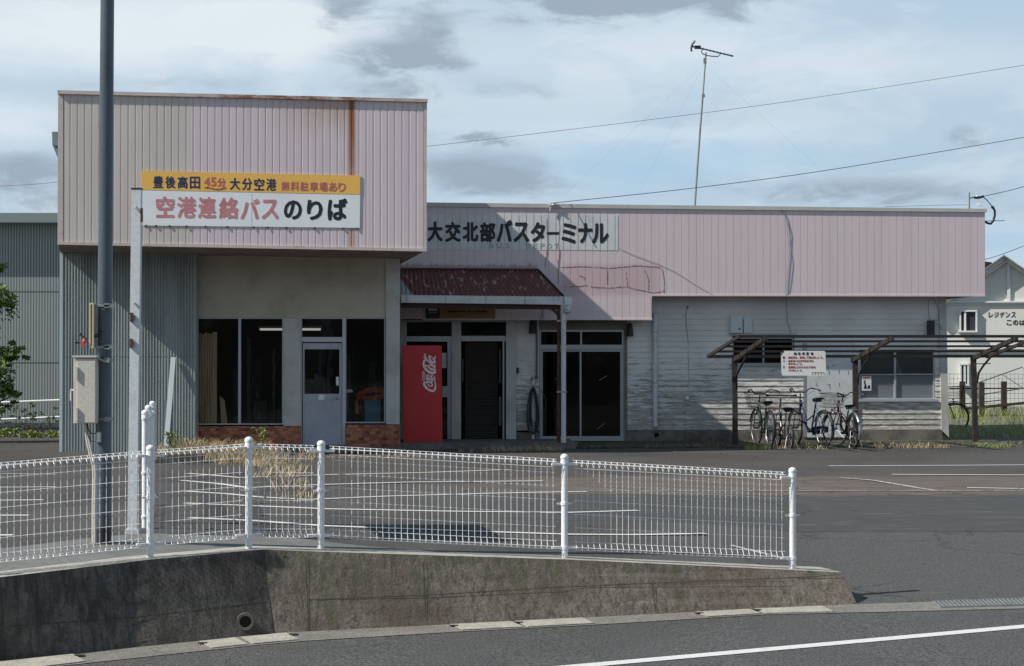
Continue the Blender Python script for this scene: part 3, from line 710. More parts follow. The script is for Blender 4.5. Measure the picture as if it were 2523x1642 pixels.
# steel grating at the road edge
gr = empty('drain_grate', GP(2410, 1492, zr, .006), 0, 'grey steel drain grating let into the gutter at the lower right', 'drain')
g = MB(); a0 = GP(2318, 1500, zr, .012); a1 = GP(2700, 1490, zr, .012); c0 = GP(2300, 1486, zr, .012); c1 = GP(2680, 1474, zr, .012)
for t_ in (0, 1): 
    P0, P1 = a0+(c0-a0)*t_, a1+(c1-a1)*t_; g.bar(rel(gr, P0), rel(gr, P1), .014, .016)
g.build('frame', M['galv'], gr); g = MB(); nb = 38
for i in range(nb+1):
    P0, P1 = a0+(a1-a0)*i/nb, c0+(c1-c0)*i/nb; g.bar(rel(gr, P0), rel(gr, P1), .015, .012)
g.build('bars', M['galv'], gr)
g = MB(); g.quad(*[rel(gr, q+Vector((0, 0, -.006))) for q in (a0, a1, c1, c0)]); g.build('pit', M['dark_hole'], gr)

# ================================================================== WHITE MESH FENCES
POSTS = [(PX(370, 1365, 15.7), 1100), (PX(613, 1342, 16.1), 1080), (PX(791, 1342, 16.4), 1089), (PX(1391, 1371, 16.8), 1122), (PX(1953, 1396, 17.3), 1155)]
P = [q for q, _ in POSTS]
dl = (P[0]-P[1]).normalized(); dl.z = 0; P0 = P[0] + dl*1.99; P0.z = -.02
P = [P0] + P
def post_mesh(h):
    g = MB(); g.tube([(0, 0, -.05), (0, 0, h-.03)], .028, 14); g.sphere((0, 0, h-.018), .036, 12, (1, 1, .85)); g.tube([(0, 0, h-.075), (0, 0, h-.035)], .033, 14); return g
def fence_panel(A, B_, h0, h1, wires=None, lev=(.21, .33, .45, .57, .69), pitch=.0512, r=.0021):
    """wire mesh with rounded triangular beads along its top and foot"""
    g = MB(); d = B_-A; Lh = Vector((d.x, d.y, 0)).length; ux = Vector((d.x, d.y, 0))/Lh; nn = Vector((ux.y, -ux.x, 0)); n = max(2, int((Lh-.10)/pitch)); s0 = (Lh-(n-1)*pitch)/2
    def at(s, q, z): return A + ux*s + nn*q + Vector((0, 0, z + d.z*s/Lh))
    for i in range(n):
        s = s0+i*pitch
        prof = [(.0, h0+.045), (-.026, h0+.012), (-.010, h0-.006), (.018, h0-.006), (.030, h0+.014), (.008, h0+.05), (0, h0+.06), (0, h1-.06), (.008, h1-.05), (.030, h1-.014), (.018, h1+.004), (-.010, h1+.004), (-.026, h1-.012), (0, h1-.045)]
        g.tube([at(s, q, z) for q, z in prof], r, 4, cap=False)
    for z in lev: g.tube([at(s0-.02, -.005, z*(h1-h0)/.78 + h0-.02), at(s0+(n-1)*pitch+.02, -.005, z*(h1-h0)/.78+h0-.02)], r, 4)
    for q, z in ((.033, h1-.014), (-.012, h1+.007), (0, h1-.06), (-.028, h1-.012), (.033, h0+.014), (-.012, h0-.008), (0, h0+.06)): g.tube([at(s0-.03, q, z), at(s0+(n-1)*pitch+.03, q, z)], r*1.1, 4)
    return g
fence = empty('mesh_fence', P[3], 0, 'white wire mesh fence with ball-capped posts on top of the retaining wall', 'fence')
for i in range(len(P)-1):
    fence_panel(rel(fence, P[i]), rel(fence, P[i+1]), .065, .80).build('mesh_panel', M['white_paint'], fence)
for i, q in enumerate(P):
    h = .86 if i == 0 else (PX(0, POSTS[i-1][1], q.y).z - q.z)
    g = post_mesh(h); o = g.build('post', M['white_paint'], fence); o.location = rel(fence, q)
    g = MB()
    for hz in (.07, .44, h-.065): g.tube([(0, 0, hz-.012), (0, 0, hz+.012)], .034, 12)
    d = (P[min(i+1, 5)]-P[max(i-1, 0)]); d.z = 0; d.normalize()
    g.bar(-d*.065+Vector((0, 0, .44)), d*.065+Vector((0, 0, .44)), .010, .014)
    e0, e1 = (0 if i == 0 else -.11), (0 if i == 5 else .11)
    for hz in (.075, h-.075): g.bar(d*e0+Vector((0, 0, hz)), d*e1+Vector((0, 0, hz)), .04, .020)
    c = g.build('clamp', M['white_paint'], o)
# second fence running back across the lot, seen end-on
RP = [PX(357, 1299, 18.3), PX(365, 1280, 20.05), PX(375, 1265, 21.8)]; tops = [1013, 1001, 991]
for q in RP: q.z = zl(q.x, q.y)
rf = empty('mesh_fence', RP[0], 0, 'second white mesh fence seen end-on, running back from the wall beside the square white post', 'fence')
for i in range(2): fence_panel(rel(rf, RP[i]), rel(rf, RP[i+1]), .08, 1.02, lev=(.15, .27, .39, .51, .63, .72)).build('mesh_panel', M['white_paint'], rf)
for q, ty in zip(RP, tops):
    h = PX(0, ty, q.y).z - q.z; o = post_mesh(h).build('post', M['white_paint'], rf); o.location = rel(rf, q)
    g = MB(); 
    for hz in (.1, .5, h-.07): g.tube([(0, 0, hz-.012), (0, 0, hz+.012)], .034, 12); g.bar((0, -.09, hz), (.02, .09, hz), .02, .02)
    g.build('clamp', M['white_paint'], o)

# ================================================================== STEEL POLE, CABINET AND FITTINGS
b0 = PX(254, 1336, 16.7); b1 = PX(265, -60, 16.7)
pole = empty('street_pole', b0, 0, 'tall slate grey steel pole rising out of the picture behind the mesh fence', 'pole')
g = MB(); top = b0 + (b1-b0)*1.03; g.tube([rel(pole, b0), rel(pole, top)], .0635, 24, r2=.056); g.build('shaft', M['pole_steel'], pole)
g = MB(); g.tube([rel(pole, b0), rel(pole, b0+(b1-b0)*.027)], .0652, 24); g.build('base_sleeve', M['pole_dark'], pole)
g = MB(); g.sphere(rel(pole, top), .058, 12, (1, 1, .5)); g.build('cap', M['pole_dark'], pole)
g = MB()
for py in (754, 856, 888, 1033): 
    q = rel(pole, PX(258, py, 16.7)); g.tube([q-Vector((0, 0, .010)), q+Vector((0, 0, .010))], .0672, 20); g.box(-.012, .03, -.085, -.055, -.02, .02, org=q+Vector((.025, 0, 0)))
g.build('band_clamp', M['galv'], pole)
def Q(px, py, Y): return PX(px, py, Y)
cb = empty('control_cabinet', Q(208, 1046, 16.6), 0, 'beige steel control cabinet strapped to the left side of the grey pole', 'cabinet')
def boxpx(g, root, x0, x1, y0, y1, Y, dep):
    a = PX(x0, y1, Y); c = PX(x1, y0, Y); g.box(a.x-root.location.x, c.x-root.location.x, Y-root.location.y, Y-root.location.y+dep, a.z-root.location.z, c.z-root.location.z)
g = MB(); boxpx(g, cb, 180.5, 236, 881, 1044, 16.52, .19); g.build('body', M['cabinet'], cb, bevel=.003)
g = MB(); boxpx(g, cb, 189.5, 235, 885, 1042, 16.50, .018); dr = g.build('door', M['cabinet'], cb, bevel=.003)
g = MB(); boxpx(g, cb, 178, 238, 876, 881, 16.49, .23); g.build('lid', M['cabinet'], cb)
for y0, y1 in ((905, 936), (1006, 1043)):
    g = MB(); boxpx(g, cb, 186.5, 191, y0, y1, 16.482, .03); g.build('hinge', M['cabinet'], dr)
g = MB(); boxpx(g, cb, 172, 181, 959, 963, 16.55, .03); boxpx(g, cb, 172, 174, 960, 988, 16.55, .012); g.build('handle', M['plate'], cb)
g = MB(); q = Q(238, 880, 16.55); g.bar(rel(cb, q), rel(cb, Q(258, 893, 16.62)), .012, .012); g.build('stay', M['galv'], cb)
cbx = empty('cable_guide', Q(226, 858, 16.65), 0, 'narrow beige moulded guard held off the pole by brackets above the cabinet', 'bracket')
g = MB()
a = Q(222, 748, 16.6); c = Q(222, 857, 16.6)
for x0, x1 in ((219.5, 224), (227, 231.5)): boxpx(g, cbx, x0, x1, 750, 856, 16.58, .10)
boxpx(g, cbx, 219.5, 231.5, 747, 752, 16.58, .10); boxpx(g, cbx, 219.5, 231.5, 853, 858.5, 16.58, .10); boxpx(g, cbx, 223, 228, 752, 853, 16.60, .07)
g.build('guard', M['beige_plastic'], cbx, bevel=.003)
for py in (754, 855):
    g = MB(); g.bar(rel(cbx, Q(231, py, 16.62)), rel(cbx, Q(276, py, 16.62)), .010, .014); g.box(-.012, .012, -.02, .02, -.018, .018, org=rel(cbx, Q(278, py, 16.62))); g.build('bracket', M['galv'], cbx)
g = MB(); g.sphere(rel(cbx, Q(238, 828, 16.6)), .017, 8); g.tube([rel(cbx, Q(233, 828, 16.6)), rel(cbx, Q(246, 822, 16.62)), rel(cbx, Q(250, 815, 16.64))], .006, 6); g.build('knob', M['black'], cbx)
rd = empty('warning_lamp', Q(205, 840, 16.6), 0, 'small red and black gadget sticking out left of the beige guard', 'lamp')
g = MB(); g.sphere(rel(rd, Q(208, 842, 16.58)), .020, 8, (1, 1, 1.2)); g.box(-.015, .015, -.015, .015, -.02, .02, org=rel(rd, Q(204, 848, 16.58))); g.build('lens', M['sign_text_red'], rd)
g = MB()
for pp in ([(216, 838), (205, 830), (197, 824)], [(212, 846), (198, 846), (187, 844)]):
    g.tube([rel(rd, Q(*w_, 16.6)) for w_ in pp], .006, 6); g.sphere(rel(rd, Q(*pp[-1], 16.6)), .013, 8)
g.build('arm', M['black'], rd)
cn = empty('conduit', Q(230, 1337, 16.6), 0, 'pair of bent beige conduit pipes running from the cabinet down to the ground', 'pipe')
for dx in (0, 5):
    g = MB(); g.tube([rel(cn, Q(x+dx*k, y, 16.58)) for x, y, k in ((209, 1040, .6), (213, 1080, 1), (222, 1122, 1), (229, 1148, 1), (230.5, 1170, 1), (229, 1250, 1), (229, 1338, 1))], .0105, 8); g.build('pipe', M['cabinet'], cn)
cbl = empty('cable_loop', Q(230, 1070, 16.6), 0, 'black cable looping from under the beige cabinet to the pole', 'cable')
g = MB(); g.tube([rel(cbl, Q(x, y, 16.56)) for x, y in ((216, 1044), (218, 1060), (226, 1069), (236, 1068), (240, 1055), (236, 1046))], .005, 6)
g.tube([rel(cbl, Q(x, y, 16.56)) for x, y in ((214, 1044), (217, 1078), (226, 1088), (238, 1088), (246, 1100))], .003, 6); g.build('cable', M['black'], cbl)
g = MB(); boxpx(g, cbl, 237.5, 247, 1065, 1090, 16.53, .05); g.build('junction_box', M['alu'], cbl)
# square white posts of a signboard, seen exactly edge-on
sp = empty('edge_on_signboard', Q(327.5, 1309, 17.6), 0, 'tall square white steel post of a signboard seen edge-on, right of the grey pole', 'sign post')
def lean(Y, py): x = 327.5 + (337.5-327.5)*(1309-py)/(1309-467.5); return PX(x, py, Y)
def zpost(Y, z):       # point of the leaning post at depth Y and height z
    py = 880 - (z-CAMZ)*F0/Y; return lean(Y, py)
g = MB(); g.bar(rel(sp, zpost(17.6, .08)), rel(sp, zpost(17.6, 3.10)), .082, .082, up=(0, 1, 0)); f1 = g.build('post', M['old_white'], sp)
g = MB(); g.bar(rel(sp, zpost(18.95, .03)), rel(sp, zpost(18.95, 3.06)), .070, .070, up=(0, 1, 0)); g.build('post', M['old_white'], sp)
g = MB(); A_, B2, C_, D_ = [rel(sp, zpost(Y, z)) for Y, z in ((17.66, 2.0), (18.9, 2.0), (18.9, 3.02), (17.66, 3.02))]; g.prism([A_-Vector((.015, 0, 0)), B2-Vector((.015, 0, 0)), C_-Vector((.015, 0, 0)), D_-Vector((.015, 0, 0))], (.03, 0, 0)); g.build('board', M['old_white'], sp)
g = MB(); g.bar(rel(sp, zpost(17.6, 3.098)), rel(sp, zpost(17.6, 3.112)), .088, .088, up=(0, 1, 0)); g.build('cap', M['pole_dark'], sp)
for py in (512, 748):
    q = rel(sp, lean(17.55, py)); g = MB(); g.sphere(q+Vector((-.01, 0, 0)), .012, 8); g.bar(q+Vector((-.01, -.01, 0)), q+Vector((.03, -.02, -.04)), .012, .012); g.build('bolt', M['galv'], f1)
g = MB(); q = rel(sp, lean(17.55, 530)); g.box(.036, .05, -.02, .03, -.06, .06, org=q); g.build('latch', M['rust_steel'], f1)
g = MB()
for py in (782, 846):
    q = rel(sp, lean(17.55, py)); g.box(-.046, -.026, -.012, .02, -.04, .04, org=q); g.box(-.03, -.01, -.014, 0, -.03, .015, org=q)
g.build('rust_patch', M['rust_steel'], f1)
g = MB(); q = rel(sp, zpost(17.6, .07)); g.box(-.06, .06, -.06, .06, 0, .05, org=q); g.build('foot', M['old_white'], sp)

# ================================================================== BUS TERMINAL
bld = in_bld(empty('bus_terminal', label='low pink and white bus terminal with a taller ribbed pink box over its left end', cat='building'))
VB, VC, VT, VF, VW = -1.9, 0.0, .35, 1.65, 2.1
def part(g, name, m, parent=None, bevel=0, label=None):
    o = g.build(name, m, parent or bld, bevel=bevel)
    if label: o['label'] = label
    return o
def ribbed(g, xa, xb, topf, botf, v, pitch, prof):
    """vertical ribs between local u=xa..xb; topf/botf give z at u; prof: list of (fraction, depth)"""
    n = int(round((xb-xa)/pitch)); p = (xb-xa)/n; pts = []
    for i in range(n):
        for f, d in prof: pts.append((xa+(i+f)*p, v+d))
    pts.append((xb, v+prof[0][1]))
    vs = []
    for x, y in pts: vs += [(x, y, botf(x)), (x, y, topf(x))]
    g.add(vs, [(2*i, 2*i+2, 2*i+3, 2*i+1) for i in range(len(pts)-1)])
def line_z(p0, p1): return lambda x: p0.z + (p1.z-p0.z)*(x-p0.x)/(p1.x-p0.x)
# upper block
TL, TR, BL_, BR = b(143, 224, VB), b(1052.5, 246, VB), b(141, 603, VB), b(1051.5, 620, VB)
g = MB(); zt = line_z(b(143, 233, VB), b(1052, 252, VB)); zb = line_z(b(141, 597, VB), b(1051.5, 614, VB))
ribbed(g, b(156, 400, VB).x, b(1045, 400, VB).x, zt, zb, VB, .1185, [(0, .010), (.05, 0), (.82, .002), (.90, .010)])
blockp = part(g, 'ribbed_cladding', M['block_clad'])
g = MB(); VR = 1.9          # body of the block behind the cladding: narrows towards the back
kl, kr = b(150, 400, VR).x, b(985, 400, VR).x; zc = TL.z-.04
c8 = [(b(143, 400, VB).x+.02, VB+.016), (b(1052, 400, VB).x-.02, VB+.016), (kr, VR), (kl, VR)]
zbt = [b(141, 601, VB).z, b(1051, 618, VB).z, b(986, 650, VR-.3).z, b(157, 627, .0).z]
ztp = [TL.z-.03, TR.z-.03, TR.z-.03, TL.z-.03]
vs = [(x, y, z) for (x, y), z in zip(c8, zbt)] + [(x, y, z) for (x, y), z in zip(c8, ztp)]
g.add(vs, [(0, 3, 2, 1)]); part(g, 'soffit', M['soffit'])
g = MB(); g.add(vs, [(4, 5, 6, 7), (0, 1, 5, 4), (1, 2, 6, 5), (2, 3, 7, 6), (3, 0, 4, 7)]); part(g, 'block_wall', M['block_clad'])
g = MB(); e = .045
for x0, y0, x1, y1 in ((143, 223.5, 1054, 245),):
    a, c = b(x0, y0, VB), b(x1, y1, VB); a2, c2 = b(x0, 232.5, VB), b(x1, 252.5, VB)
    g.add([(a.x, VB-e, a.z), (c.x, VB-e, c.z), (c2.x, VB-e, c2.z), (a2.x, VB-e, a2.z), (a.x, VB+.2, a.z), (c.x, VB+.2, c.z), (c2.x, VB+.05, c2.z), (a2.x, VB+.05, a2.z)],
          [(0, 3, 2, 1), (0, 1, 5, 4), (3, 7, 6, 2), (0, 4, 7, 3), (1, 2, 6, 5)])
part(g, 'coping', M['coping_block'])
g = MB(); g.slab([(141, 595.5), (1051.5, 612.5), (1051.5, 620), (141, 603)], VB-.018, .06); part(g, 'bottom_trim', M['trim_block'])
g = MB(); g.slab([(143.2, 232.6), (155.5, 232.8), (155, 595.6), (141.5, 595.3)], VB-.006, .03); g.slab([(1044.5, 252.4), (1052, 252.6), (1051, 612.3), (1044, 612.2)], VB-.006, .03); part(g, 'corner_trim', M['trim_block'])
# rear volume and its eave at the far left
g = MB(); g.box(b(150, 400, 2).x, b(1000, 400, 2).x, 4.7, 8, 0, TR.z-.35); g.box(b(150, 400, 2).x, b(1000, 400, 2).x, VR+.002, 4.698, 2.95, TR.z-.35); part(g, 'rear_wall', M['green_corr'])
g = MB(); g.slab([(128, 325), (146, 325), (146, 360), (129, 358)], 3.0, 3.4); g.slab([(129, 358), (146, 360), (146, 398)], 3.2, 3.0); part(g, 'rear_eave', M['wall_grey_trim'])
# corrugated wall, left
g = MB(); za = lambda x: 3.44; zg = lambda x: -.05
ribbed(g, b(153, 800, VC).x, b(483.5, 800, VC).x, za, zg, VC, .050, [(0, .012), (.2, -.008), (.5, -.008), (.70, .012)])
part(g, 'corrugated_wall', M['green_corr'])
g = MB(); u0 = b(153, 800, VC).x; u1 = b(484, 800, VC).x; g.box(u0, u1, VC+.018, VC+.34, -.05, 3.46); part(g, 'wall_core', M['green_corr'])
g = MB(); g.rect(146.5, 154, 602, 1125, VC-.012, .03); part(g, 'corner_trim', M['corner_trim'])
g = MB(); g.rect(156, 484, 877.3, 878.6, VC-.009, .004); part(g, 'sheet_lap', M['wall_grey_trim'])
# plaster front with windows
g = MB(); g.slab([(484, 622), (951, 622), (951, 783), (484, 783)], VT, .16); g.rect(698, 741, 783, 1049, VT, .16); part(g, 'plaster_wall', M['plaster'])
g = MB(); g.rect(699, 740.5, 786, 1050, VT-.004, .02); g.slab([(951, 622), (985.5, 622), (984.5, 1046), (951, 1046)], VT-.035, .22); part(g, 'pillar', M['pillar'])
g = MB(); g.box(b(984, 800, VT).x-.12, b(984, 800, VT).x-.005, VT+.18, VW+.1, 0, b(984, 640, VT).z); part(g, 'side_wall', M['plaster'])
g = MB(); g.rect(482, 741.5, 1051, 1120, VT-.02, .18); g.rect(851.5, 950, 1047, 1120, VT-.02, .18); g.rect(949, 986, 1048, 1120, VT-.05, .22); part(g, 'brick_skirting', M['brick'])
def window(x0, x1, y0, y1, v, glass, name='window', fw=3.5, mull=(), bars=(), fm=None, sill=None, lw=None):
    """frame, mullions, cross bars, glass; px sizes"""
    fm = fm or M['grey_frame']; g = MB()
    g.rect(x0, x1, y0, y0+fw, v, .06); g.rect(x0, x1, y1-fw, y1, v, .06); g.rect(x0, x0+fw, y0+fw, y1-fw, v, .06); g.rect(x1-fw, x1, y0+fw, y1-fw, v, .06)
    for a, c in mull: g.rect(a, c, y0+fw, y1-fw, v-.003, .06)
    for a, c, q0, q1 in bars: g.rect(a, c, q0, q1, v+.002, .05)
    o = part(g, name, fm)
    es = [x0+fw] + [q for m_ in mull for q in m_] + [x1-fw]
    for a, c in zip(es[::2], es[1::2]):
        g = MB(); g.rect(a-.5, c+.5, y0+fw-.5, y1-fw+.5, v+.03, .006); g.build('pane', glass, o)
    if sill:
        g = MB(); g.rect(x0-sill, x1+sill, y1-1, y1+5, v-.05, .09); g.build('sill', fm, o)
    return o
window(484, 698, 783, 1047, VT+.03, M['glass'], fw=3, mull=[(587, 593.5)], sill=0)
window(850, 949.5, 783, 1043, VT+.03, M['glass'], fw=3)
# door unit
g = MB(); g.rect(741, 851.3, 783, 786, VT+.03, .07); g.rect(741, 744, 786, 1100, VT+.03, .07); g.rect(843.5, 851, 786, 1100, VT+.02, .08); g.rect(744, 843.5, 831, 843, VT+.025, .07)
du = part(g, 'door_frame', M['door_frame'])
g = MB(); g.rect(744, 844, 786, 831, VT+.06, .006); g.build('transom_pane', M['glass'], du)
g = MB(); g.rect(746, 750, 846, 1098, VT+.045, .04); g.rect(836, 842.5, 846, 1098, VT+.045, .04); g.rect(750, 836, 846, 861, VT+.045, .04); g.rect(750, 836, 971, 988, VT+.045, .04)
g.rect(750, 836, 988, 1094, VT+.053, .03); g.rect(750, 836, 1094, 1098, VT+.045, .04)
dr = part(g, 'door', M['door_grey'])
g = MB(); g.rect(750, 836, 861, 971, VT+.065, .006); g.build('door_pane', M['glass'], dr)
g = MB(); g.sphere(b(830, 981, VT+.01), .026, 10, (1, 1, 1)); q = b(830, 981, VT+.035); g.tube([q, q+Vector((0, .012, 0))], .035, 12); g.build('handle', M['chrome'], dr)
g = MB(); g.rect(784.5, 799, 973, 986, VT+.038, .006); g.build('notice', M['plate'], dr)
g = MB(); g.rect(828, 834.5, 929, 950, VT+.05, .008); g.rect(829.5, 833, 934, 940, VT+.046, .003); g.build('lock_plate', M['plate'], dr)
g = MB(); g.rect(736, 856, 1098, 1109, VT-.28, .36); part(g, 'door_step', M['platform'])
g = MB(); g.rect(590, 1000, 1106, 1116, VT-.55, .5); part(g, 'front_kerb', M['platform'])
# room behind the shop front
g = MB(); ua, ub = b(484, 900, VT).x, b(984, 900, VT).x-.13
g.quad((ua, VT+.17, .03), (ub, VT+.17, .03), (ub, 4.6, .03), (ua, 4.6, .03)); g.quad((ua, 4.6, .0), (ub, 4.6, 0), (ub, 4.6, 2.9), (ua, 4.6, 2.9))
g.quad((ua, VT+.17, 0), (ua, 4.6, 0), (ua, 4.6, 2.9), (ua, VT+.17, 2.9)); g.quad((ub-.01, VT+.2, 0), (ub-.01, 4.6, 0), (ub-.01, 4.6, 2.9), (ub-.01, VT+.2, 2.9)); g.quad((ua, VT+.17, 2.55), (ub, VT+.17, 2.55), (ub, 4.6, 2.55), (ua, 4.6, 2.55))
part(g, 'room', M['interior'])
# fluorescent strip, seen through the window and the transom
fl = in_bld(empty('fluorescent_light', label='lit fluorescent strip on the ceiling behind the shop window', cat='ceiling light'))
g = MB(); a = b(640, 812, 3.2); g.box(a.x, a.x+1.15, 3.2, 3.26, a.z-.02, a.z+.02); g.build('tube', M['lamp_glow'], fl)
g = MB(); g.box(a.x-.03, a.x+1.18, 3.18, 3.30, a.z+.022, a.z+.07); g.build('housing', M['plate'], fl)
# stored things inside
g = MB(); 
for i, px in enumerate((485, 491.5, 498, 504.5, 511, 517.5)): g.rect(px, px+5.4, 820 + (i % 3)*1.5, 1045, VT+.32, .035)
g.rect(523.5, 534, 819, 1046, VT+.30, .09)
o = in_bld(tag(g.build('timber_planks', M['wood_light']), 'pale timber planks standing upright inside the left shop window', 'planks'))
g = MB(); g.slab([(541, 976), (553, 986), (561, 1046), (545, 1046)], VT+.45, .03); o = in_bld(tag(g.build('board_offcut', M['wood_light']), 'short tilted wooden board beside the upright planks in the left window', 'board'))
bx_ = in_bld(empty('storage_box', label='blue plastic storage box inside the right shop window', cat='box'))
g = MB(); g.rect(898.5, 938.5, 990, 1043, VT+.28, .42); g.build('body', M['blue_box'], bx_, bevel=.006); g = MB(); g.rect(897.5, 939.5, 986.5, 990, VT+.27, .44); g.build('lid', M['blue_box'], bx_)
g = MB(); random.seed(3)
c = b(918, 972, VT+.45)
for k in range(16):
    rx, rz, dx, dz = .20+random.random()*.07, .045+random.random()*.055, random.uniform(-.04, .04), random.uniform(-.02, .02)
    ph = random.random()*6; g.tube([c+Vector((dx+rx*cos(t_+ph), .07*sin(t_*2+k)+k*.006-.05, dz+rz*sin(t_+ph)+.018*sin(3*t_+k))) for t_ in [2*pi*i/22 for i in range(22)]], .0085, 5, closed=True)
for k in range(5):
    g.tube([c+Vector((-.22-.012*k, .03, .03-.02*k)), c+Vector((-.27-.008*k, .02, -.14)), c+Vector((-.24-.014*k, 0, -.35))], .008, 5)
o = in_bld(tag(g.build('extension_cord', M['orange']), 'coiled orange cord lying on the blue box behind the right shop window', 'cord'))
g = MB(); g.slab([(852, 961), (866, 960), (870, 967), (852, 968)], VT+.16, .2); o = in_bld(tag(g.build('shelf_board', M['plate']), 'small white shelf inside the window just right of the grey door', 'shelf'))
g = MB(); random.seed(11)
for k in range(26):
    px = random.uniform(545, 945); py = random.uniform(830, 960); w = random.uniform(3, 16)
    g.rect(px, px+w, py, 1049, random.uniform(1.4, 4.3), .05)
for k in range(10):
    px = random.uniform(560, 930); g.rect(px, px+random.uniform(12, 40), random.uniform(985, 1025), 1049, random.uniform(1.2, 3.0), .35)
tag(in_bld(g.build('stored_goods', M['interior_clutter'])), 'dim jumble of stored goods filling the room behind the shop front', 'stored goods', kind='stuff')
# leaning board against the corrugated wall
g = MB(); g.bar(b(427, 881, VC-.05), b(409, 1100, VC-.5), .085, .02, up=(0, 1, 0)); tag(in_bld(g.build('leaning_plank', M['corner_trim'])), 'pale plank leaning against the green corrugated wall', 'plank')
g = MB(); g.rect(404, 411, 985, 1092, VC-.035, .028); tag(in_bld(g.build('plank_shadow', M['wall_grey_trim'])), 'dark grey strip drawn as the shadow of the leaning pale plank', 'painted shadow')  # dark strip drawn as the leaning plank's shadow

# ---- right wing
UL, UR_, UM = b(968, 600, VF).x, b(2427, 600, VF).x, b(1606, 700, VF).x
ztw = line_z(b(1052, 509, VF), b(2427, 523, VF)); zlo, zhi = b(1500, 787, VF).z, b(1900, 728.5, VF).z
g = MB(); prof = [(0, .0045), (.03, .0045), (.045, 0), (.965, 0), (.98, .0045)]
ribbed(g, UL, UM, ztw, lambda x: zlo, VF, .1365, prof); ribbed(g, UM, UR_, ztw, lambda x: zhi, VF, .1365, prof)
part(g, 'fascia', M['wing_clad'])
g = MB(); g.box(UL, UM-.002, VF+.014, VF+.10, zlo+.004, ztw(UL)-.1); g.box(UM, UR_-.004, VF+.014, VF+.10, zhi+.004, ztw(UR_)-.02); part(g, 'fascia_backing', M['wing_clad'])
g = MB(); za = line_z(b(1052, 499.5, VF), b(2427, 515, VF)); 
vs = []
for x in (UL, UR_+.03):
    for y, z in ((VF-.028, za(x)), (VF-.028, ztw(x)-.004), (VF+.16, ztw(x)-.004), (VF+.16, za(x))): vs.append((x, y, z))
g.add(vs, [(0, 1, 5, 4), (1, 2, 6, 5), (3, 0, 4, 7), (2, 3, 7, 6), (4, 5, 6, 7), (0, 3, 2, 1)])
part(g, 'coping', M['coping_wing'])
g = MB(); g.box(UL, UR_, VF+.10, 5.2, ztw(UR_)-.32, ztw(UR_)-.22); part(g, 'roof', M['galv'])
g = MB(); g.box(UR_-.03, UR_-.002, VF+.10, 5.1, zhi+.01, ztw(UR_)-.05); part(g, 'side_fascia', M['wing_clad'])
g = MB(); g.box(UL, UM-.01, VF+.10, VW+.02, zlo+.012, zlo+.03); g.box(UM, UR_-.035, VF+.10, VW+.5, zhi+.012, zhi+.03); g.box(b(2323, 700, VW).x, UR_-.035, VW+.5, 5.1, zhi+.012, zhi+.03); part(g, 'eaves_soffit', M['soffit'])
g = MB(); g.box(UM-.012, UM, VF+.0, VF+.10, zlo, zhi+.02); g.rect(1605, 2428, 726.5, 730.5, VF-.012, .03); g.rect(1040, 1607, 785, 789, VF-.012, .03); part(g, 'bottom_trim', M['wing_clad'])
# siding
ZF = b(1900, 1060, VW).z          # foot of the boards
def siding(g, x0, x1, z0, z1, v):
    p = .103; k0 = math.floor((z0-ZF)/p); z = ZF + k0*p
    while z < z1-.002:
        a, c = max(z, z0), min(z+p, z1)
        if c-a > .004: g.quad((x0, v-.014*(1-(a-z)/p), a), (x1, v-.014*(1-(a-z)/p), a), (x1, v-.014*(1-(c-z)/p), c), (x0, v-.014*(1-(c-z)/p), c))
        if a == z: g.quad((x0, v-.014, a), (x0, v, a), (x1, v, a), (x1, v-.014, a))
        z += p
def ux(px): return b(px, 900, VW).x
def uz(py): return b(1700, py, VW).z
g = MB(); T1, T2 = zlo+.014, zhi+.014
siding(g, ux(1272), ux(1328), ZF, T1, VW); siding(g, ux(1545), ux(1606.5), ZF, T1, VW)
siding(g, ux(1606.5), ux(1804), ZF, T2, VW)
siding(g, ux(1804), ux(1957), ZF, uz(900), VW); siding(g, ux(1804), ux(1957), uz(828), T2, VW)
siding(g, ux(1957), ux(1979), ZF, T2, VW); siding(g, ux(1979), ux(2102), uz(846), T2, VW); siding(g, ux(2102), ux(2117), ZF, T2, VW)
siding(g, ux(2117), ux(2303), ZF, uz(990), VW); siding(g, ux(2117), ux(2303), uz(862), T2, VW); siding(g, ux(2303), ux(2318), ZF, T2, VW)
part(g, 'siding', M['siding'])
g = MB(); g.slab([(2314, 729), (2331, 729), (2338, 1078), (2320, 1060)], VW-.04, .2); g.box(ux(2331)-.05, ux(2331), VW+.16, 4.8, 0, T2); part(g, 'corner_pillar', M['pillar'])
g = MB(); g.rect(1545, 2322, 1059, 1110, VW-.03, .12); g.rect(1272, 1330, 1066, 1110, VW-.03, .12); part(g, 'foundation', M['foundation'])
# openings under the canopy
g = MB(); y0_, y1_ = 789, 1094
g.rect(986, 1002, 789, 1094, VW-.02, .12); g.rect(1113, 1136, 789, 1094, VW-.06, .16); g.rect(1247, 1272, 789, 1094, VW-.06, .16); part(g, 'pillar', M['pillar'])
g = MB(); g.rect(1002, 1113, 829, 842, VW-.01, .06); g.rect(1102.5, 1113, 842, 1091, VW-.008, .05); g.rect(1090, 1102.5, 952, 979, VW-.005, .04); g.rect(1090, 1102.5, 1084, 1091, VW-.005, .04); g.rect(1002, 1113, 789, 794, VW-.01, .06)
e1 = part(g, 'entrance_frame', M['alu'])
g = MB(); g.rect(1002, 1113, 794, 829, VW+.03, .006); g.build('transom_pane', M['dark_glass'], e1); g = MB(); g.rect(1060, 1102.5, 842, 1091, VW+.03, .006); g.build('door_pane', M['dark_glass'], e1)
g = MB(); g.rect(1089, 1100, 870, 907, VW+.022, .003); g.build('notice', M['white_board'], e1)
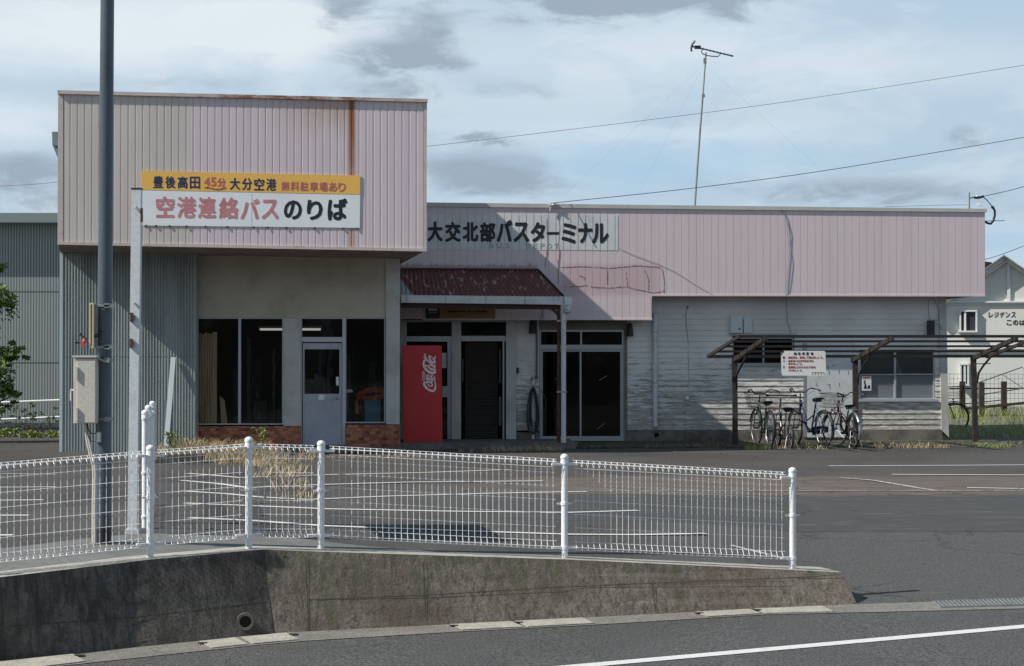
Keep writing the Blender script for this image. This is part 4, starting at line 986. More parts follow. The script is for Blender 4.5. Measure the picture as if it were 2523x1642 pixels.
g = MB(); g.rect(1136, 1247, 828, 841, VW-.01, .07); g.rect(1238.5, 1242.5, 841, 1092, VW-.005, .05); g.rect(1136, 1247, 789, 794, VW-.01, .06); e2 = part(g, 'entrance_frame', M['alu'])
g = MB(); g.rect(1136, 1247, 794, 828, VW+.03, .006); g.build('transom_pane', M['dark_glass'], e2)
g = MB(); a, c = b(1146, 842, VW+.12), b(1226, 1092, VW+.12); z = c.z
while z < a.z:
    g.add([(a.x, VW+.12, z), (c.x, VW+.12, z), (c.x, VW+.10, z+.02), (a.x, VW+.10, z+.02), (a.x, VW+.12, z+.04), (c.x, VW+.12, z+.04)], [(0, 1, 2, 3), (3, 2, 5, 4)]); z += .042
m_sh = mat('shutter', (.06, .052, .045), .6, .2); g.build('shutter', m_sh, e2)
g = MB(); g.rect(1139, 1142, 885, 940, VW+.5, .01); g.rect(1230, 1234, 862, 945, VW+.5, .01); g.rect(1229, 1235, 978, 1050, VW+.5, .01); g.build('daylight_strip', M['white_board'], e2)
# sliding glass doors
g = MB(); g.rect(1328, 1545, 789, 813, VW-.01, .12); g.rect(1537, 1546, 813, 1094, VW-.01, .12); part(g, 'door_surround', paint('surround', (.20, .185, .16), (.14, .12, .10), 2, .4, .7, .9))
g = MB(); g.rect(1329, 1537, 813, 818, VW+.01, .1); g.rect(1329, 1333, 818, 1084, VW+.01, .1); g.rect(1532.5, 1537, 818, 1084, VW+.01, .1); g.rect(1333, 1532.5, 850, 862, VW+.005, .1); g.rect(1429.5, 1434, 818, 850, VW+.012, .06); g.rect(1329, 1537, 1081, 1087, VW+.0, .12)
sd2 = part(g, 'sliding_door_frame', M['alu'])
g = MB(); g.rect(1333, 1429.5, 818, 850, VW+.06, .006); g.rect(1434, 1532, 818, 850, VW+.06, .006); g.build('transom_pane', M['dark_glass'], sd2)
for x0, x1, dv in ((1333, 1432, .05), (1428.5, 1532.5, .02)):
    g = MB(); g.rect(x0, x1, 863, 867, VW+dv, .03); g.rect(x0, x1, 1075, 1081, VW+dv, .03); g.rect(x0, x0+4.2, 867, 1075, VW+dv, .03); g.rect(x1-4.2, x1, 867, 1075, VW+dv, .03); o = part(g, 'sliding_door', M['alu'])
    g = MB(); g.rect(x0+4, x1-4, 866, 1076, VW+dv+.012, .006); g.build('pane', M['dark_glass'], o)
g = MB()
for (x0, y0), (x1, y1) in (((1476, 938), (1496, 926)), ((1471, 1058), (1491, 1043)), ((1367, 937), (1372, 932))): g.bar(b(x0, y0, VW+.03), b(x1, y1, VW+.03), .006, .003, up=(0, 1, 0))
part(g, 'door_scratch', mat('scratch', (.30, .30, .30), .6))
g = MB(); g.rect(1336, 1430, 1024, 1074, VW+.10, .01); part(g, 'frosted_panel', mat('frost', (.10, .10, .10), .7))
# windows in the siding
window(1804, 1955, 832, 898, VW-.005, M['dark_glass'], fw=3.2, mull=[(1879, 1883)], fm=M['alu'], sill=3)
w2 = window(2117, 2303, 865, 985, VW-.005, M['hazy_glass'], fw=3.5, mull=[(2203, 2208)], bars=[(2119, 2204, 922, 925), (2207, 2299, 921, 924.5)], fm=M['grey_frame'], sill=6)
g = MB(); random.seed(5)
def cloth(g, pts, v, seg=40):
    pass
# bedding and curtains inside the right window
def heap(x0, x1, yb, yt, v):
    m_ = 40; vs = []
    for i in range(m_+1):
        f = i/m_; x = x0+(x1-x0)*f; h = yt(f) if callable(yt) else yt
        p0, p1 = b(x, yb, v), b(x, h, v); vs += [(p0.x, v+.02*sin(i*1.3), p0.z), (p1.x, v+.05+.02*sin(i*1.3), p1.z)]
    return vs, [(2*i, 2*i+2, 2*i+3, 2*i+1) for i in range(m_)]
g.add(*heap(2120, 2203, 983, lambda f: 980-22*math.exp(-((f-.7)/.28)**2)-10*math.exp(-((f-.25)/.2)**2), VW+.12), True)
g.add(*heap(2207, 2300, 983, lambda f: 966+6*sin(f*9)-14*(f > .75), VW+.14), True)
tag(in_bld(g.build('folded_bedding', M['curtain'])), 'pale bedding piled behind the right-hand window', 'bedding')
g = MB(); P_ = [b(2201, 870, VW+.1), b(2206, 870, VW+.1), b(2242, 978, VW+.1), b(2215, 978, VW+.1)]
n = 16; vs = []
for i in range(n+1):
    f = i/n
    for j in range(9):
        s = j/8; a = P_[0]+(P_[3]-P_[0])*f; c = P_[1]+(P_[2]-P_[1])*(f**1.3); q = a+(c-a)*s; vs.append(q+Vector((0, .015*sin(s*14), 0)))
g.add(vs, [(i*9+j, (i+1)*9+j, (i+1)*9+j+1, i*9+j+1) for i in range(n) for j in range(8)], True)
tag(in_bld(g.build('curtain', M['curtain'])), 'white curtain gathered aside behind the right-hand window', 'curtain')
g = MB(); g.rect(2123, 2147, 927, 963, VW-.012, .002)
po = in_bld(empty('window_poster', label='small white poster with a figure stuck on the right-hand window', cat='poster')); g.build('sheet', M['plate'], po)
g = MB(); g.rect(2126, 2144, 929.5, 933, VW-.014, .001); g.build('heading', M['kanji_red'], po)
g = MB(); g.slab([(2128, 941), (2131, 939), (2134, 949), (2136, 958), (2128, 958), (2130, 949)], VW-.0145, .001); g.sphere(b(2131, 938, VW-.013), .014, 8, (1, .1, 1)); g.slab([(2138, 951), (2143, 949), (2144, 958), (2137, 958)], VW-.0145, .001); g.build('figure', M['kanji_navy'], po)
# white board panel and its side reveal
g = MB(); g.rect(1981, 1990, 846, 1078, VW-.05, .08); part(g, 'panel_reveal', M['alu'])
g = MB(); g.rect(1990, 2102, 846, 1078, VW-.06, .09); wp = part(g, 'white_panel', M['white_board'])
g = MB(); random.seed(9)
for cx_, cy_ in ((2010, 905), (2040, 903), (2067, 912), (2012, 944), (2044, 950), (2068, 944), (2043, 915), (2090, 915)):
    g.rect(cx_, cx_+1.2, cy_, cy_+9, VW-.0615, .001)
for cx_, cy_ in ((2050, 900), (2038, 948)): g.rect(cx_, cx_+9, cy_, cy_+1.3, VW-.0615, .001)
g.build('panel_mark', M['pole_dark'], wp)
# small boxes, pipes, cables on the wall
g = MB(); g.rect(1800, 1829, 776, 821, VW-.10, .09); o = part(g, 'wall_box', M['white_board'], bevel=.003); g = MB(); g.rect(1821, 1824, 808, 813, VW-.108, .008); g.build('lock', M['black'], o)
g = MB(); g.rect(1833, 1853, 787, 821, VW-.06, .05); part(g, 'wall_box', M['white_board'], bevel=.003)
g = MB(); g.rect(1796, 1962, 822, 826, VW-.05, .05); part(g, 'ledge', M['alu'])
g = MB(); q = [b(1608, 772, VW-.02), b(1613, 776, VW-.07), b(1613.5, 800, VW-.07), b(1614, 1035, VW-.07), b(1615, 1052, VW-.09)]; g.tube(q, .047, 12)
dpp = part(g, 'downpipe', M['gutter_pipe'])
for py in (820, 945): g = MB(); q = b(1613.6, py, VW-.07); g.tube([q, q+Vector((0, 0, .02))], .052, 12); g.build('pipe_clip', M['alu'], dpp)
g = MB(); q = b(1612, 904, VW-.1); g.sphere(q, .03, 8, (1, .5, 1.6)); g.build('white_smudge', M['plate'], dpp)
g = MB(); c = b(1618, 1072, VW-.045); g.tube([c, c+Vector((0, .03, 0))], .045, 16); part(g, 'vent_hole', M['dark_hole'])
g = MB(); g.tube([b(1697, 845, VW-.02), b(1698, 975, VW-.02)], .008, 6); part(g, 'conduit', M['white_board'])
g = MB(); c = b(1692, 983, VW-.03); g.tube([c, c-Vector((0, .05, -.01))], .038, 12); g.sphere(c-Vector((0, .05, -.01)), .038, 10, (1, .5, 1)); part(g, 'vent_cap', M['plate'])
g = MB(); g.tube([b(x, y, VW-.02) for x, y in ((1694, 757), (1690, 775), (1691, 800), (1696, 845))], .004, 5); g.sphere(b(1694, 757, VW-.03), .02, 8); part(g, 'thin_cable', M['wire'])
mb_ = MB(); mb_.rect(2287, 2303, 790, 826, VW-.12, .11); o = part(mb_, 'meter_box', M['pole_dark'], bevel=.004)
g = MB(); g.tube([b(x, y, VW-.05) for x, y in ((2290, 790), (2287, 760), (2288, 740), (2300, 736), (2312, 760), (2313, 790), (2300, 790))], .005, 5)
g.tube([b(x, y, VW-.06) for x, y in ((2303, 795), (2312, 798), (2320, 812))], .005, 5); g.build('meter_cable', M['wire'], o)
g = MB()
for (px, py) in ((1558, 969), (1604, 955)): c = b(px, py, VW-.02); g.tube([c, c-Vector((0, .02, 0))], .013, 8)
part(g, 'bolt', M['black'])
g = MB(); g.tube([b(x, y, VF-.012) for x, y in ((1924, 512), (1938, 540), (1947, 580), (1943, 640), (1938, 690), (1936, 728))], .005, 5); g.tube([b(x, y, VF-.012) for x, y in ((1918, 510), (1937, 535), (1943, 600), (1950, 650), (1940, 728))], .004, 5)
g.tube([b(x, y, VW-.03) for x, y in ((1937, 740), (1940, 790), (1949, 822))], .005, 5); part(g, 'stray_cable', M['wire_pale'])
g = MB(); pts = [b(x, y, VF-.012) for x, y in ((1525, 612), (1560, 628), (1620, 650), (1660, 668), (1720, 706), (1757, 727))]; g.tube(pts, .0035, 5); part(g, 'stray_cable', M['wire_pale'])
g = MB()
for pp in ([(1376, 530), (1379, 560), (1376, 600), (1378, 625), (1375, 655), (1376, 700)], [(1347, 540), (1349, 600), (1343, 660)]):
    g.tube([b(x, y, VF-.004) for x, y in pp], .006, 5)
part(g, 'rust_run', M['rust_line'])
# ghost outline of removed lettering: ragged rust marks, flat on the cladding
g = MB(); random.seed(4)
def scar(pp, w):
    for (xa, ya), (xb, yb) in zip(pp, pp[1:]):
        n = max(2, int(math.hypot(xb-xa, yb-ya)/3))
        for i in range(n):
            if random.random() < .12: continue
            f0, f1 = i/n, (i+1.15)/n; w0 = w*random.uniform(.3, 1.3)
            g.bar(b(xa+(xb-xa)*f0, ya+(yb-ya)*f0+random.uniform(-.8, .8), VF-.003), b(xa+(xb-xa)*f1, ya+(yb-ya)*f1+random.uniform(-.8, .8), VF-.003), w0, .003, up=(0, 1, 0))
for pp in ([(1378, 659), (1440, 657), (1500, 661), (1570, 655), (1625, 659), (1632, 665), (1636, 690), (1636, 722)], [(1382, 708), (1420, 706), (1446, 704)], [(1455, 707), (1500, 710), (1540, 706), (1570, 714), (1610, 722), (1636, 718)],
           [(1428, 680), (1440, 684), (1440, 690)], [(1496, 665), (1496, 700)], [(1542, 672), (1546, 704)], [(1588, 664), (1598, 690), (1597, 716)], [(1374, 640), (1376, 690)]): scar(pp, .012)
part(g, 'sign_scar', M['rust_line'])
# rooms behind the wing's glass
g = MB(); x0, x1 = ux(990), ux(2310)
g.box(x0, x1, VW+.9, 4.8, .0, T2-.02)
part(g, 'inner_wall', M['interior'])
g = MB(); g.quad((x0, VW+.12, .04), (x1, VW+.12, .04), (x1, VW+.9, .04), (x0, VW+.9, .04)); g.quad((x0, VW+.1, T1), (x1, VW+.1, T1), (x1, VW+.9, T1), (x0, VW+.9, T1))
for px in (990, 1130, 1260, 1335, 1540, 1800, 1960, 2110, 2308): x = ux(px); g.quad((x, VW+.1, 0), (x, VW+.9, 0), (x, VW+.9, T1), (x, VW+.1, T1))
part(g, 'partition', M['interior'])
g = MB(); g.rect(986, 1420, 1092, 1108, .35, VW-.36); part(g, 'platform', M['platform'])
# canopy
E_ = [b(986, 728, .5), b(1388, 731, .5)]; Tp = [b(986, 664, VF), b(1325, 666, VF)]
cn_ = MB(); n = 70; vs = []
for i in range(n+1):
    f = i/n; d = .012*(1 if i % 2 else -1)
    a = Vector(Tp[0]).lerp(Vector(Tp[1]), f); c = Vector(E_[0]).lerp(Vector(E_[1]), f); vs += [a+Vector((0, -.005, d)), c+Vector((0, 0, d))]
cn_.add(vs, [(2*i, 2*i+1, 2*i+3, 2*i+2) for i in range(n)]); 
can = part(cn_, 'canopy', M['canopy_roof'])
g = MB(); g.bar(Tp[0]+Vector((0, -.02, .015)), Tp[1]+Vector((0, -.02, .015)), .05, .02); g.build('flashing', M['rust_steel'], can)
g = MB(); e3 = b(1388, 731, .5); g.bar(Vector(Tp[1])+Vector((0, 0, .012)), e3+Vector((0, 0, .012)), .03, .03); g.build('verge', M['dark_beam'], can)
ga, gb = b(988, 727, .42), b(1394, 730, .42); gy = .40
g = MB(); z0a, z1a = b(988, 746, gy).z, b(988, 727.5, gy).z; z0b, z1b = b(1394, 751, gy).z, b(1394, 731.5, gy).z
for (xa, y_) in ((0, 0),):
    vs = [(ga.x, gy, z1a), (ga.x, gy+.015, z0a), (ga.x, gy+.09, z0a), (ga.x, gy+.10, z1a), (gb.x, gy, z1b), (gb.x, gy+.015, z0b), (gb.x, gy+.09, z0b), (gb.x, gy+.10, z1b)]
    g.add(vs, [(0, 1, 5, 4), (1, 2, 6, 5), (2, 3, 7, 6), (0, 3, 2, 1), (4, 5, 6, 7)])
gu = g.build('rain_gutter', M['gutter_pipe'], can)
g = MB()
for px in (1002, 1098, 1197, 1293, 1388):
    f = (px-988)/(1394-988); z0 = z0a+(z0b-z0a)*f; z1 = z1a+(z1b-z1a)*f; x = ga.x+(gb.x-ga.x)*f; g.box(x-.008, x+.008, gy-.004, gy+.016, z0-.003, z1+.004)
g.build('gutter_joint', M['alu'], gu)
g = MB(); q = b(1401, 741, gy); g.box(q.x-.07, q.x+.065, gy-.01, gy+.11, q.z-.075, q.z+.065); g.tube([b(1402, 752, gy+.05), b(1400, 764, gy+.05), b(1393, 770, gy+.06), b(1389, 778, gy+.08), b(1388.5, 800, gy+.10), b(1388.5, 1094, gy+.10)], .045, 12); g.build('downpipe', M['gutter_pipe'], gu)
g = MB(); q = b(1396, 768, gy+.02); g.sphere(q, .06, 8, (1, .6, .8)); g.build('elbow', M['alu'], gu)
g = MB(); g.bar(b(988, 753, .55), b(1375, 757, .55), .07, .09); g.bar(b(1350, 752, .56), b(1376, 776, .56), .05, .05); g.bar(b(1372, 752, .6), b(1372, 752, VF), .05, .07); g.bar(b(992, 752, .6), b(992, 752, VF), .05, .07)
for px in (1090, 1190, 1290): g.bar(b(px, 742, .6), b(px, 742, VF)+Vector((0, 0, .42)), .04, .05)
g.build('beam', M['dark_beam'], can)
g = MB(); g.bar(b(1377, 752, .58), b(1376, 1096, .58), .06, .06, up=(0, 1, 0)); g.build('post', M['rust_steel'], can)
g = MB()
for py in (791, 966): q0, q1 = b(1372, py, .50), b(1397, py, .44); g.bar(q0, q1, .012, .03)
g.build('pipe_strap', M['galv'], can)
# antenna tie and hook on the coping
g = MB(); g.bar(b(1352, 505, VF-.05), b(1372, 502, VF-.05), .03, .03); g.bar(b(1358, 506, VF-.05), b(1354, 521, VF-.05), .015, .015); g.sphere(b(1364, 504, VF-.06), .03, 8); part(g, 'cable_hook', M['plate'])

# ---- signs
s1 = in_bld(empty('airport_bus_sign', label='yellow and white sign board for the airport bus across the ribbed pink box', cat='sign'))
vS = VB-.014
g = MB(); g.slab([(349.6, 468.5), (887.5, 480), (886.3, 562), (351, 556)], vS, .012); g.build('white_board', M['sign_white'], s1)
g = MB(); g.slab([(349.6, 421), (887.8, 433), (887.5, 479.7), (349.6, 468.2)], vS-.003, .012); g.build('yellow_board', M['sign_yellow'], s1)
def sl(px): return (px-350)*(12.0/538)
def row(s, xs0, pitch, w, yt, yb): return [(ch, xs0+i*pitch, xs0+i*pitch+w*(.93 if ch in 'りばの' else 1), yt+sl(xs0+i*pitch), yb+sl(xs0+i*pitch)) for i, ch in enumerate(s)]
def z1x(x): return x/3.367
g = MB(); text_px(g, vS-.004, row('豊後高田', 377, 30.2, 25, 433, 463), .024); text_px(g, vS-.004, row('大分空港', 566, 29.8, 25.5, 433.5, 463.5), .024); g.build('navy_lettering', M['kanji_navy'], s1)
g = MB(); text_px(g, vS-.004, [('4', 503, 517, 437, 460), ('5', 519, 533, 437, 460), ('分', 535, 556, 439, 461)], .04); text_px(g, vS-.004, row('無料駐車場あり', 693, 23.3, 20.5, 439.5, 462.5), .02)
g.tube([b(x, y, vS-.004) for x, y in ((503, 462), (512, 461), (522, 464), (532, 466), (544, 465), (555, 461))], .009, 6); g.build('red_lettering', M['kanji_red'], s1)
g = MB(); text_px(g, vS-.001, [(ch, 384+i*51.8, 384+i*51.8+w_, 484+i*1, 537+i*1) for i, (ch, w_) in enumerate(zip('空港連絡', (46, 48, 45, 49)))] + [('バ', 592, 640, 490, 541), ('ス', 644, 687, 492, 541)], .034); g.build('pink_lettering', M['kanji_pink'], s1)
g = MB(); text_px(g, vS-.001, [('の', 699, 744, 494, 542), ('り', 756, 795, 493, 543), ('ば', 807, 856, 489, 544)], .042); g.build('black_lettering', M['kanji_black'], s1)
g = MB()
for px in (360, 384, 418, 460, 506, 560, 625, 660, 705, 775, 845, 880): q = b(px, 557+sl(px)*.6, vS-.004); g.box(-.012, .012, -.004, .004, -.018, .018, org=q)
g.build('screw', M['rust_steel'], s1)
g = MB(); g.bar(b(620.5, 478, vS-.001), b(620, 557, vS-.001), .003, .002, up=(0, 1, 0)); g.build('seam', M['alu'], s1)
s2 = in_bld(empty('terminal_name_sign', label='faded grey-white name panel with black lettering on the pink wing fascia', cat='sign'))
g = MB(); p0, p1 = b(1000, 527, VF), b(1523.5, 531, VF); zt_ = line_z(p0, p1); zb_ = line_z(b(1000, 614.5, VF), b(1523.5, 617.5, VF))
xa = UL + .1365*math.ceil((p0.x-UL)/.1365)
n_ = int(round((UM-UL)/.1365)); pw = (UM-UL)/n_; k0 = math.ceil((p0.x-UL)/pw); k1 = math.floor((p1.x-UL)/pw)
edges = [UL+k*pw for k in range(k0, k1+1)] + [p1.x]
for x0, x1 in zip(edges, edges[1:]): g.prism([(x0+.009, VF-.005, zb_(x0)), (x1-.004, VF-.005, zb_(x1)), (x1-.004, VF-.005, zt_(x1)), (x0+.009, VF-.005, zt_(x0))], (0, .004, 0))
g.build('panel', paint('name_panel', (.64, .665, .66), (.54, .56, .55), 2.5, .4, .7, .7), s2)
cs = [('大', 1053, 1091, 546, 596), ('交', 1096.5, 1135.5, 547, 597), ('北', 1139.5, 1179, 547.5, 596), ('部', 1182, 1221, 548, 597), ('バ', 1223.5, 1262.5, 542, 597), ('ス', 1265, 1304, 548, 597.5), ('タ', 1307, 1343.5, 547.5, 597.5),
      ('ミ', 1383, 1420, 550, 601), ('ナ', 1424, 1460, 550, 600), ('ル', 1458, 1500, 550.5, 601)]
g = MB(); text_px(g, VF-.007, cs, .042); a, c = b(1346.5, 578.5, VF-.008), b(1378, 572, VF-.008); g.box(a.x, c.x, VF-.0082, VF-.0062, a.z, c.z); g.build('black_lettering', M['kanji_black'], s2)
g = MB(); text_px(g, VF-.006, [('B', 1205, 1216, 600, 612), ('U', 1224, 1236, 600, 612), ('S', 1245, 1256, 600, 612)] + [(ch, 1296+i*17.5, 1307+i*17.5, 600.5, 612.5) for i, ch in enumerate('DEPOT')], .02); g.build('faint_lettering', M['faint_blue'], s2)
s3 = in_bld(empty('entrance_sign', label='dim ochre sign with black emblem box under the rusty canopy', cat='sign'))
vE = VF-.03
g = MB(); g.rect(1084, 1220, 744, 785.5, vE, .025); g.build('board', mat('ochre', (.27, .16, .05), .6), s3)
g = MB(); g.rect(1049, 1083.5, 738, 785.5, vE-.004, .03); g.build('emblem_box', M['pole_dark'], s3)
g = MB(); g.slab([(1055, 757), (1059, 760), (1063, 757), (1067, 760), (1071, 757), (1074, 760), (1078, 757), (1077, 767), (1056, 767)], vE-.006, .001); g.rect(1056, 1077, 770.5, 772, vE-.006, .001); g.build('emblem', M['alu'], s3)
g = MB(); text_px(g, vE-.003, [('Bungotakada', 1103, 1149, 764.5, 770.5), ('Bus', 1153, 1166, 764.5, 770.5), ('Terminal', 1170, 1200, 764.5, 770.5), ('豊後高田バスターミナル', 1088, 1218, 747, 759.5)], .02); g.build('lettering', M['kanji_black'], s3)
g = MB(); g.tube([b(x, y, VF-.03) for x, y in ((1338, 760), (1337, 775), (1330, 785), (1341, 786), (1337, 776))], .006, 5); tag(in_bld(g.build('dangling_cable', M['wire'])), 'loose dark cable end dangling from the fascia right of the entrance sign', 'cable')

# ---- vending machine, wall lamps, hose
VM = .72
vm = in_bld(empty('vending_machine', label='red drinks machine with white script logo, seen beside the white pillar', cat='vending machine'))
g = MB(); g.slab([(990.5, 851.5), (1088, 851.5), (1090.5, 1099), (993, 1101)], VM, .72); g.build('cabinet', M['red_machine'], vm, bevel=.008)
g = MB(); g.rect(996, 1088, 1100, 1103, VM+.05, .6); g.build('plinth', M['black'], vm)
# script logo, running bottom to top; drawn as tapering pen strokes
lg = MB()
def stroke(pts, w0, w1=None):
    """pts in photo pixels of the logo; smooth ribbon with varying width"""
    P_ = []; n = len(pts)
    def cr(p0, p1, p2, p3, t): return tuple(.5*((2*p1[k])+(-p0[k]+p2[k])*t+(2*p0[k]-5*p1[k]+4*p2[k]-p3[k])*t*t+(-p0[k]+3*p1[k]-3*p2[k]+p3[k])*t**3) for k in range(3))
    q = [(p[0], p[1], p[2] if len(p) > 2 else w0) for p in pts]
    for i in range(n-1):
        for s in range(5): P_.append(cr(q[max(i-1, 0)], q[i], q[i+1], q[min(i+2, n-1)], s/5))
    P_.append(q[-1]); V = []
    for i, (x, y, w) in enumerate(P_):
        x2, y2, _ = P_[min(i+1, len(P_)-1)]; x1, y1, _ = P_[max(i-1, 0)]; dx, dy = x2-x1, y2-y1; l = math.hypot(dx, dy) or 1
        a = b(x-dy/l*w/2, y+dx/l*w/2, VM-.003); c = b(x+dy/l*w/2, y-dx/l*w/2, VM-.003); V += [a, c]
    lg.add(V, [(2*i, 2*i+1, 2*i+3, 2*i+2) for i in range(len(P_)-1)])
def z3(x, y): return (980+x/5.738, 840+y/5.738)
def S(pts, w=3.0): stroke([(*z3(p[0], p[1]), (p[2] if len(p) > 2 else w)) for p in pts], w)
S([(525, 490, 1.6), (515, 540, 2.5), (530, 600, 2.2), (533, 660, 4), (510, 705, 5), (465, 705, 5), (410, 670, 5), (375, 625, 5), (372, 595, 4), (395, 590, 3.2), (425, 610, 2.5)])      # first capital C with tail
S([(528, 548, 4.5), (510, 530, 3), (505, 545, 2)])
S([(470, 650, 3), (488, 630, 4), (470, 595, 4), (420, 575, 3), (410, 590, 3), (450, 640, 3), (488, 640, 3)])            # o
S([(460, 590, 3), (485, 575, 4), (475, 555, 4), (415, 520, 3), (408, 540, 3), (425, 555, 2.5)])                         # c
S([(420, 480, 3), (408, 500, 3.4), (440, 545, 4), (485, 555, 4), (480, 525, 3), (415, 480, 3), (470, 505, 3.5), (488, 490, 2.5), (482, 465, 1.6)])   # a
S([(370, 180, 1.8), (392, 215, 3), (372, 235, 3.4), (400, 262, 3.2), (372, 290, 4.5), (368, 350, 5), (405, 410, 5.5), (470, 455, 5.5), (520, 450, 5.5), (525, 425, 4), (470, 390, 3), (440, 395, 2.6)])   # second capital C
S([(400, 262, 2.5), (378, 240, 2), (395, 225, 2)])
S([(420, 375, 2.4), (400, 345, 3), (380, 365, 2.4), (395, 385, 2)])
S([(450, 340, 3), (440, 365, 3.6), (475, 410, 4), (520, 415, 3.6), (520, 385, 3.4), (470, 345, 3.2), (450, 345, 3)])   # o
S([(400, 235, 2.6), (410, 270, 3.4), (470, 320, 4), (515, 370, 4.4), (530, 355, 3), (522, 335, 2)])                     # l
S([(450, 215, 3), (442, 240, 3.6), (470, 285, 4), (515, 315, 4), (522, 285, 3.4), (470, 225, 3.2), (450, 212, 3), (500, 250, 3.8), (528, 245, 3), (525, 215, 1.8)])   # a
for k, yy_ in enumerate((550, 518, 487, 455)):
    S([(385, yy_-10, 1.3), (360, yy_-22, 1.3), (350, yy_, 1.3), (365, yy_+14, 1.3), (385, yy_+6, 1.3)], 1.3)
S([(375, 430, 1.2), (350, 440, 1.2), (372, 455, 1.2)], 1.2)
lg.build('script_logo', M['logo_white'], vm)
def wall_lamp(px, py, label):
    o = in_bld(empty('wall_lamp', label=label, cat='wall lamp', group='dark wall lamps'))
    c = b(px, py, VW-.05); g = MB(); g.box(-.04, .04, .0, .04, -.06, .06, org=c); g.build('back_plate', M['black'], o)
    g = MB(); g.tube([c+Vector((0, -.02, .10)), c+Vector((0, -.06, .06)), c+Vector((0, -.07, -.04)), c+Vector((0, -.05, -.11))], .045, 10, r2=.07); g.build('shade', M['pole_dark'], o)
wall_lamp(1311, 806, 'dark wall lamp under the canopy, left of the sliding doors'); wall_lamp(1551, 813, 'dark wall lamp right of the sliding glass doors')
g = MB(); g.rect(1271, 1278, 906, 920, VW-.055, .05); q = b(1275, 917, VW-.05); g.sphere(q, .022, 8); tag(in_bld(g.build('door_chime', M['black'])), 'small black box on the white boards right of the shutter entrance', 'switch')
g = MB(); g.tube([b(1321, 790, VW-.04), b(1323, 850, VW-.04), b(1322, 930, VW-.04)], .017, 8); g.sphere(b(1322, 930, VW-.05), .035, 8); o = tag(in_bld(g.build('water_pipe', M['wire'])), 'dark pipe running down beside the frame of the sliding doors', 'pipe')
hs = in_bld(empty('garden_hose', label='coiled dark green garden hose hanging on a white tap post', cat='hose'))
g = MB(); random.seed(2)
for k in range(9):
    cx_ = 1313+random.uniform(-3, 3); rx = 9+k*1.15+random.uniform(-1, 1); y0 = 955+random.uniform(-1, 4); y1 = 1050+k*3.2+random.uniform(-8, 6)
    pts = []
    for i in range(28):
        t_ = 2*pi*i/28; x = cx_+rx*sin(t_)*(.55+.45*(1-cos(t_))/2) ; y = y0+(y1-y0)*(1-cos(t_))/2; pts.append(b(x, y, VW-.13-.008*k+.01*sin(t_*2)))
    g.tube(pts, .010, 6, closed=True)
g.tube([b(x, y, VW-.15) for x, y in ((1322, 955), (1334, 962), (1345, 985), (1344, 1010), (1336, 1022))], .006, 6)
g.build('coil', M['hose'], hs)
g = MB(); g.tube([b(1313, 936, VW-.07), b(1313, 1092, VW-.07)], .026, 10); g.build('tap_post', M['white_board'], hs)
g = MB(); q = b(1313, 950, VW-.1); g.bar(q, q+Vector((0, -.09, -.02)), .03, .03); g.sphere(b(1311, 934, VW-.08), .035, 8); g.build('tap', M['chrome'], hs)

# ================================================================== ANTENNA AND CABLES
YA = 39.5
an = empty('tv_antenna', PX(1712, 507, YA), 0, 'television antenna on a tall thin slanting mast above the wing roof', 'antenna')
A = lambda x, y, Y=YA: rel(an, PX(x, y, Y))
g = MB(); g.tube([A(1711, 545), A(1712, 507), A(1719, 400), A(1731, 240)], .021, 8); g.tube([A(1731, 245), A(1738, 150), A(1739.5, 130)], .016, 8)
g.box(-.03, .03, -.03, .03, -.03, .03, org=A(1733, 236)); g.box(-.03, .03, -.03, .03, -.05, .05, org=A(1737, 150)); g.build('mast', M['galv'], an)
g = MB(); g.tube([A(1704, 114), A(1807, 139)], .015, 6); g.tube([A(1731, 121), A(1728, 128), A(1731, 133), A(1740, 136.5), A(1752, 139), A(1769, 140), A(1773, 136), A(1774.5, 131)], .011, 6); bm = g.build('boom', M['pole_steel'], an)
g = MB(); g.tube([A(1712, 101), A(1706, 109), A(1704, 114)], .022, 6); g.tube([A(1704, 114), A(1703, 121), A(1703.8, 127.5)], .022, 6); g.bar(A(1704, 116), A(1722, 114.5), .02, .03); g.build('reflector', M['pole_steel'], an)
g = MB()
for i in range(11):
    q = A(1716+i*8.6, 117+i*2.1); g.bar(q+Vector((-.015, -.16, 0)), q+Vector((.015, .16, 0)), .008, .008)
g.build('elements', M['pole_steel'], an); g = MB(); g.box(-.06, .06, -.04, .04, -.03, .03, org=A(1719, 117)); g.build('feed_box', M['black'], an)
g = MB()
for e in ((1392, 480, 36.8), (1572, 482, 36.9), (2120, 508, 38.5)): g.tube([A(1735, 158), A(*e)], .0010, 4)
g.build('guy_wires', M['wire_pale'], an)
def cable(pts, r, label, m='wire'):
    V = [PX(*p) for p in pts]; o = V[0]; P_ = []
    for i in range(len(V)-1):
        p0, p1, p2, p3 = V[max(i-1, 0)], V[i], V[i+1], V[min(i+2, len(V)-1)]
        for s in range(8):
            t = s/8; P_.append(.5*((2*p1)+(p2-p0)*t+(2*p0-5*p1+4*p2-p3)*t*t+(3*p1-p0-3*p2+p3)*t*t*t))
    P_.append(V[-1]); g = MB(); g.tube([q-o for q in P_], r, 5); c = g.build('overhead_cable', M[m]); c.location = o
    return tag(c, label, 'cable')
cable([(-500, 484, 60), (0, 459, 60), (138, 449.5, 60), (560, 411, 60), (1052, 361, 60), (1731, 279, 60), (2100, 227, 60), (2523, 161, 60), (2900, 98, 60)], .008, 'topmost overhead cable crossing the sky from the tall box to the upper right corner', 'wire_pale')
cable([(1368, 501, 36.5), (1389, 498, 36.6), (1700, 465, 38.3), (2051, 418, 40), (2523, 339, 43), (2800, 290, 45)], .0075, 'overhead cable rising from the hook on the pink fascia to the right edge')
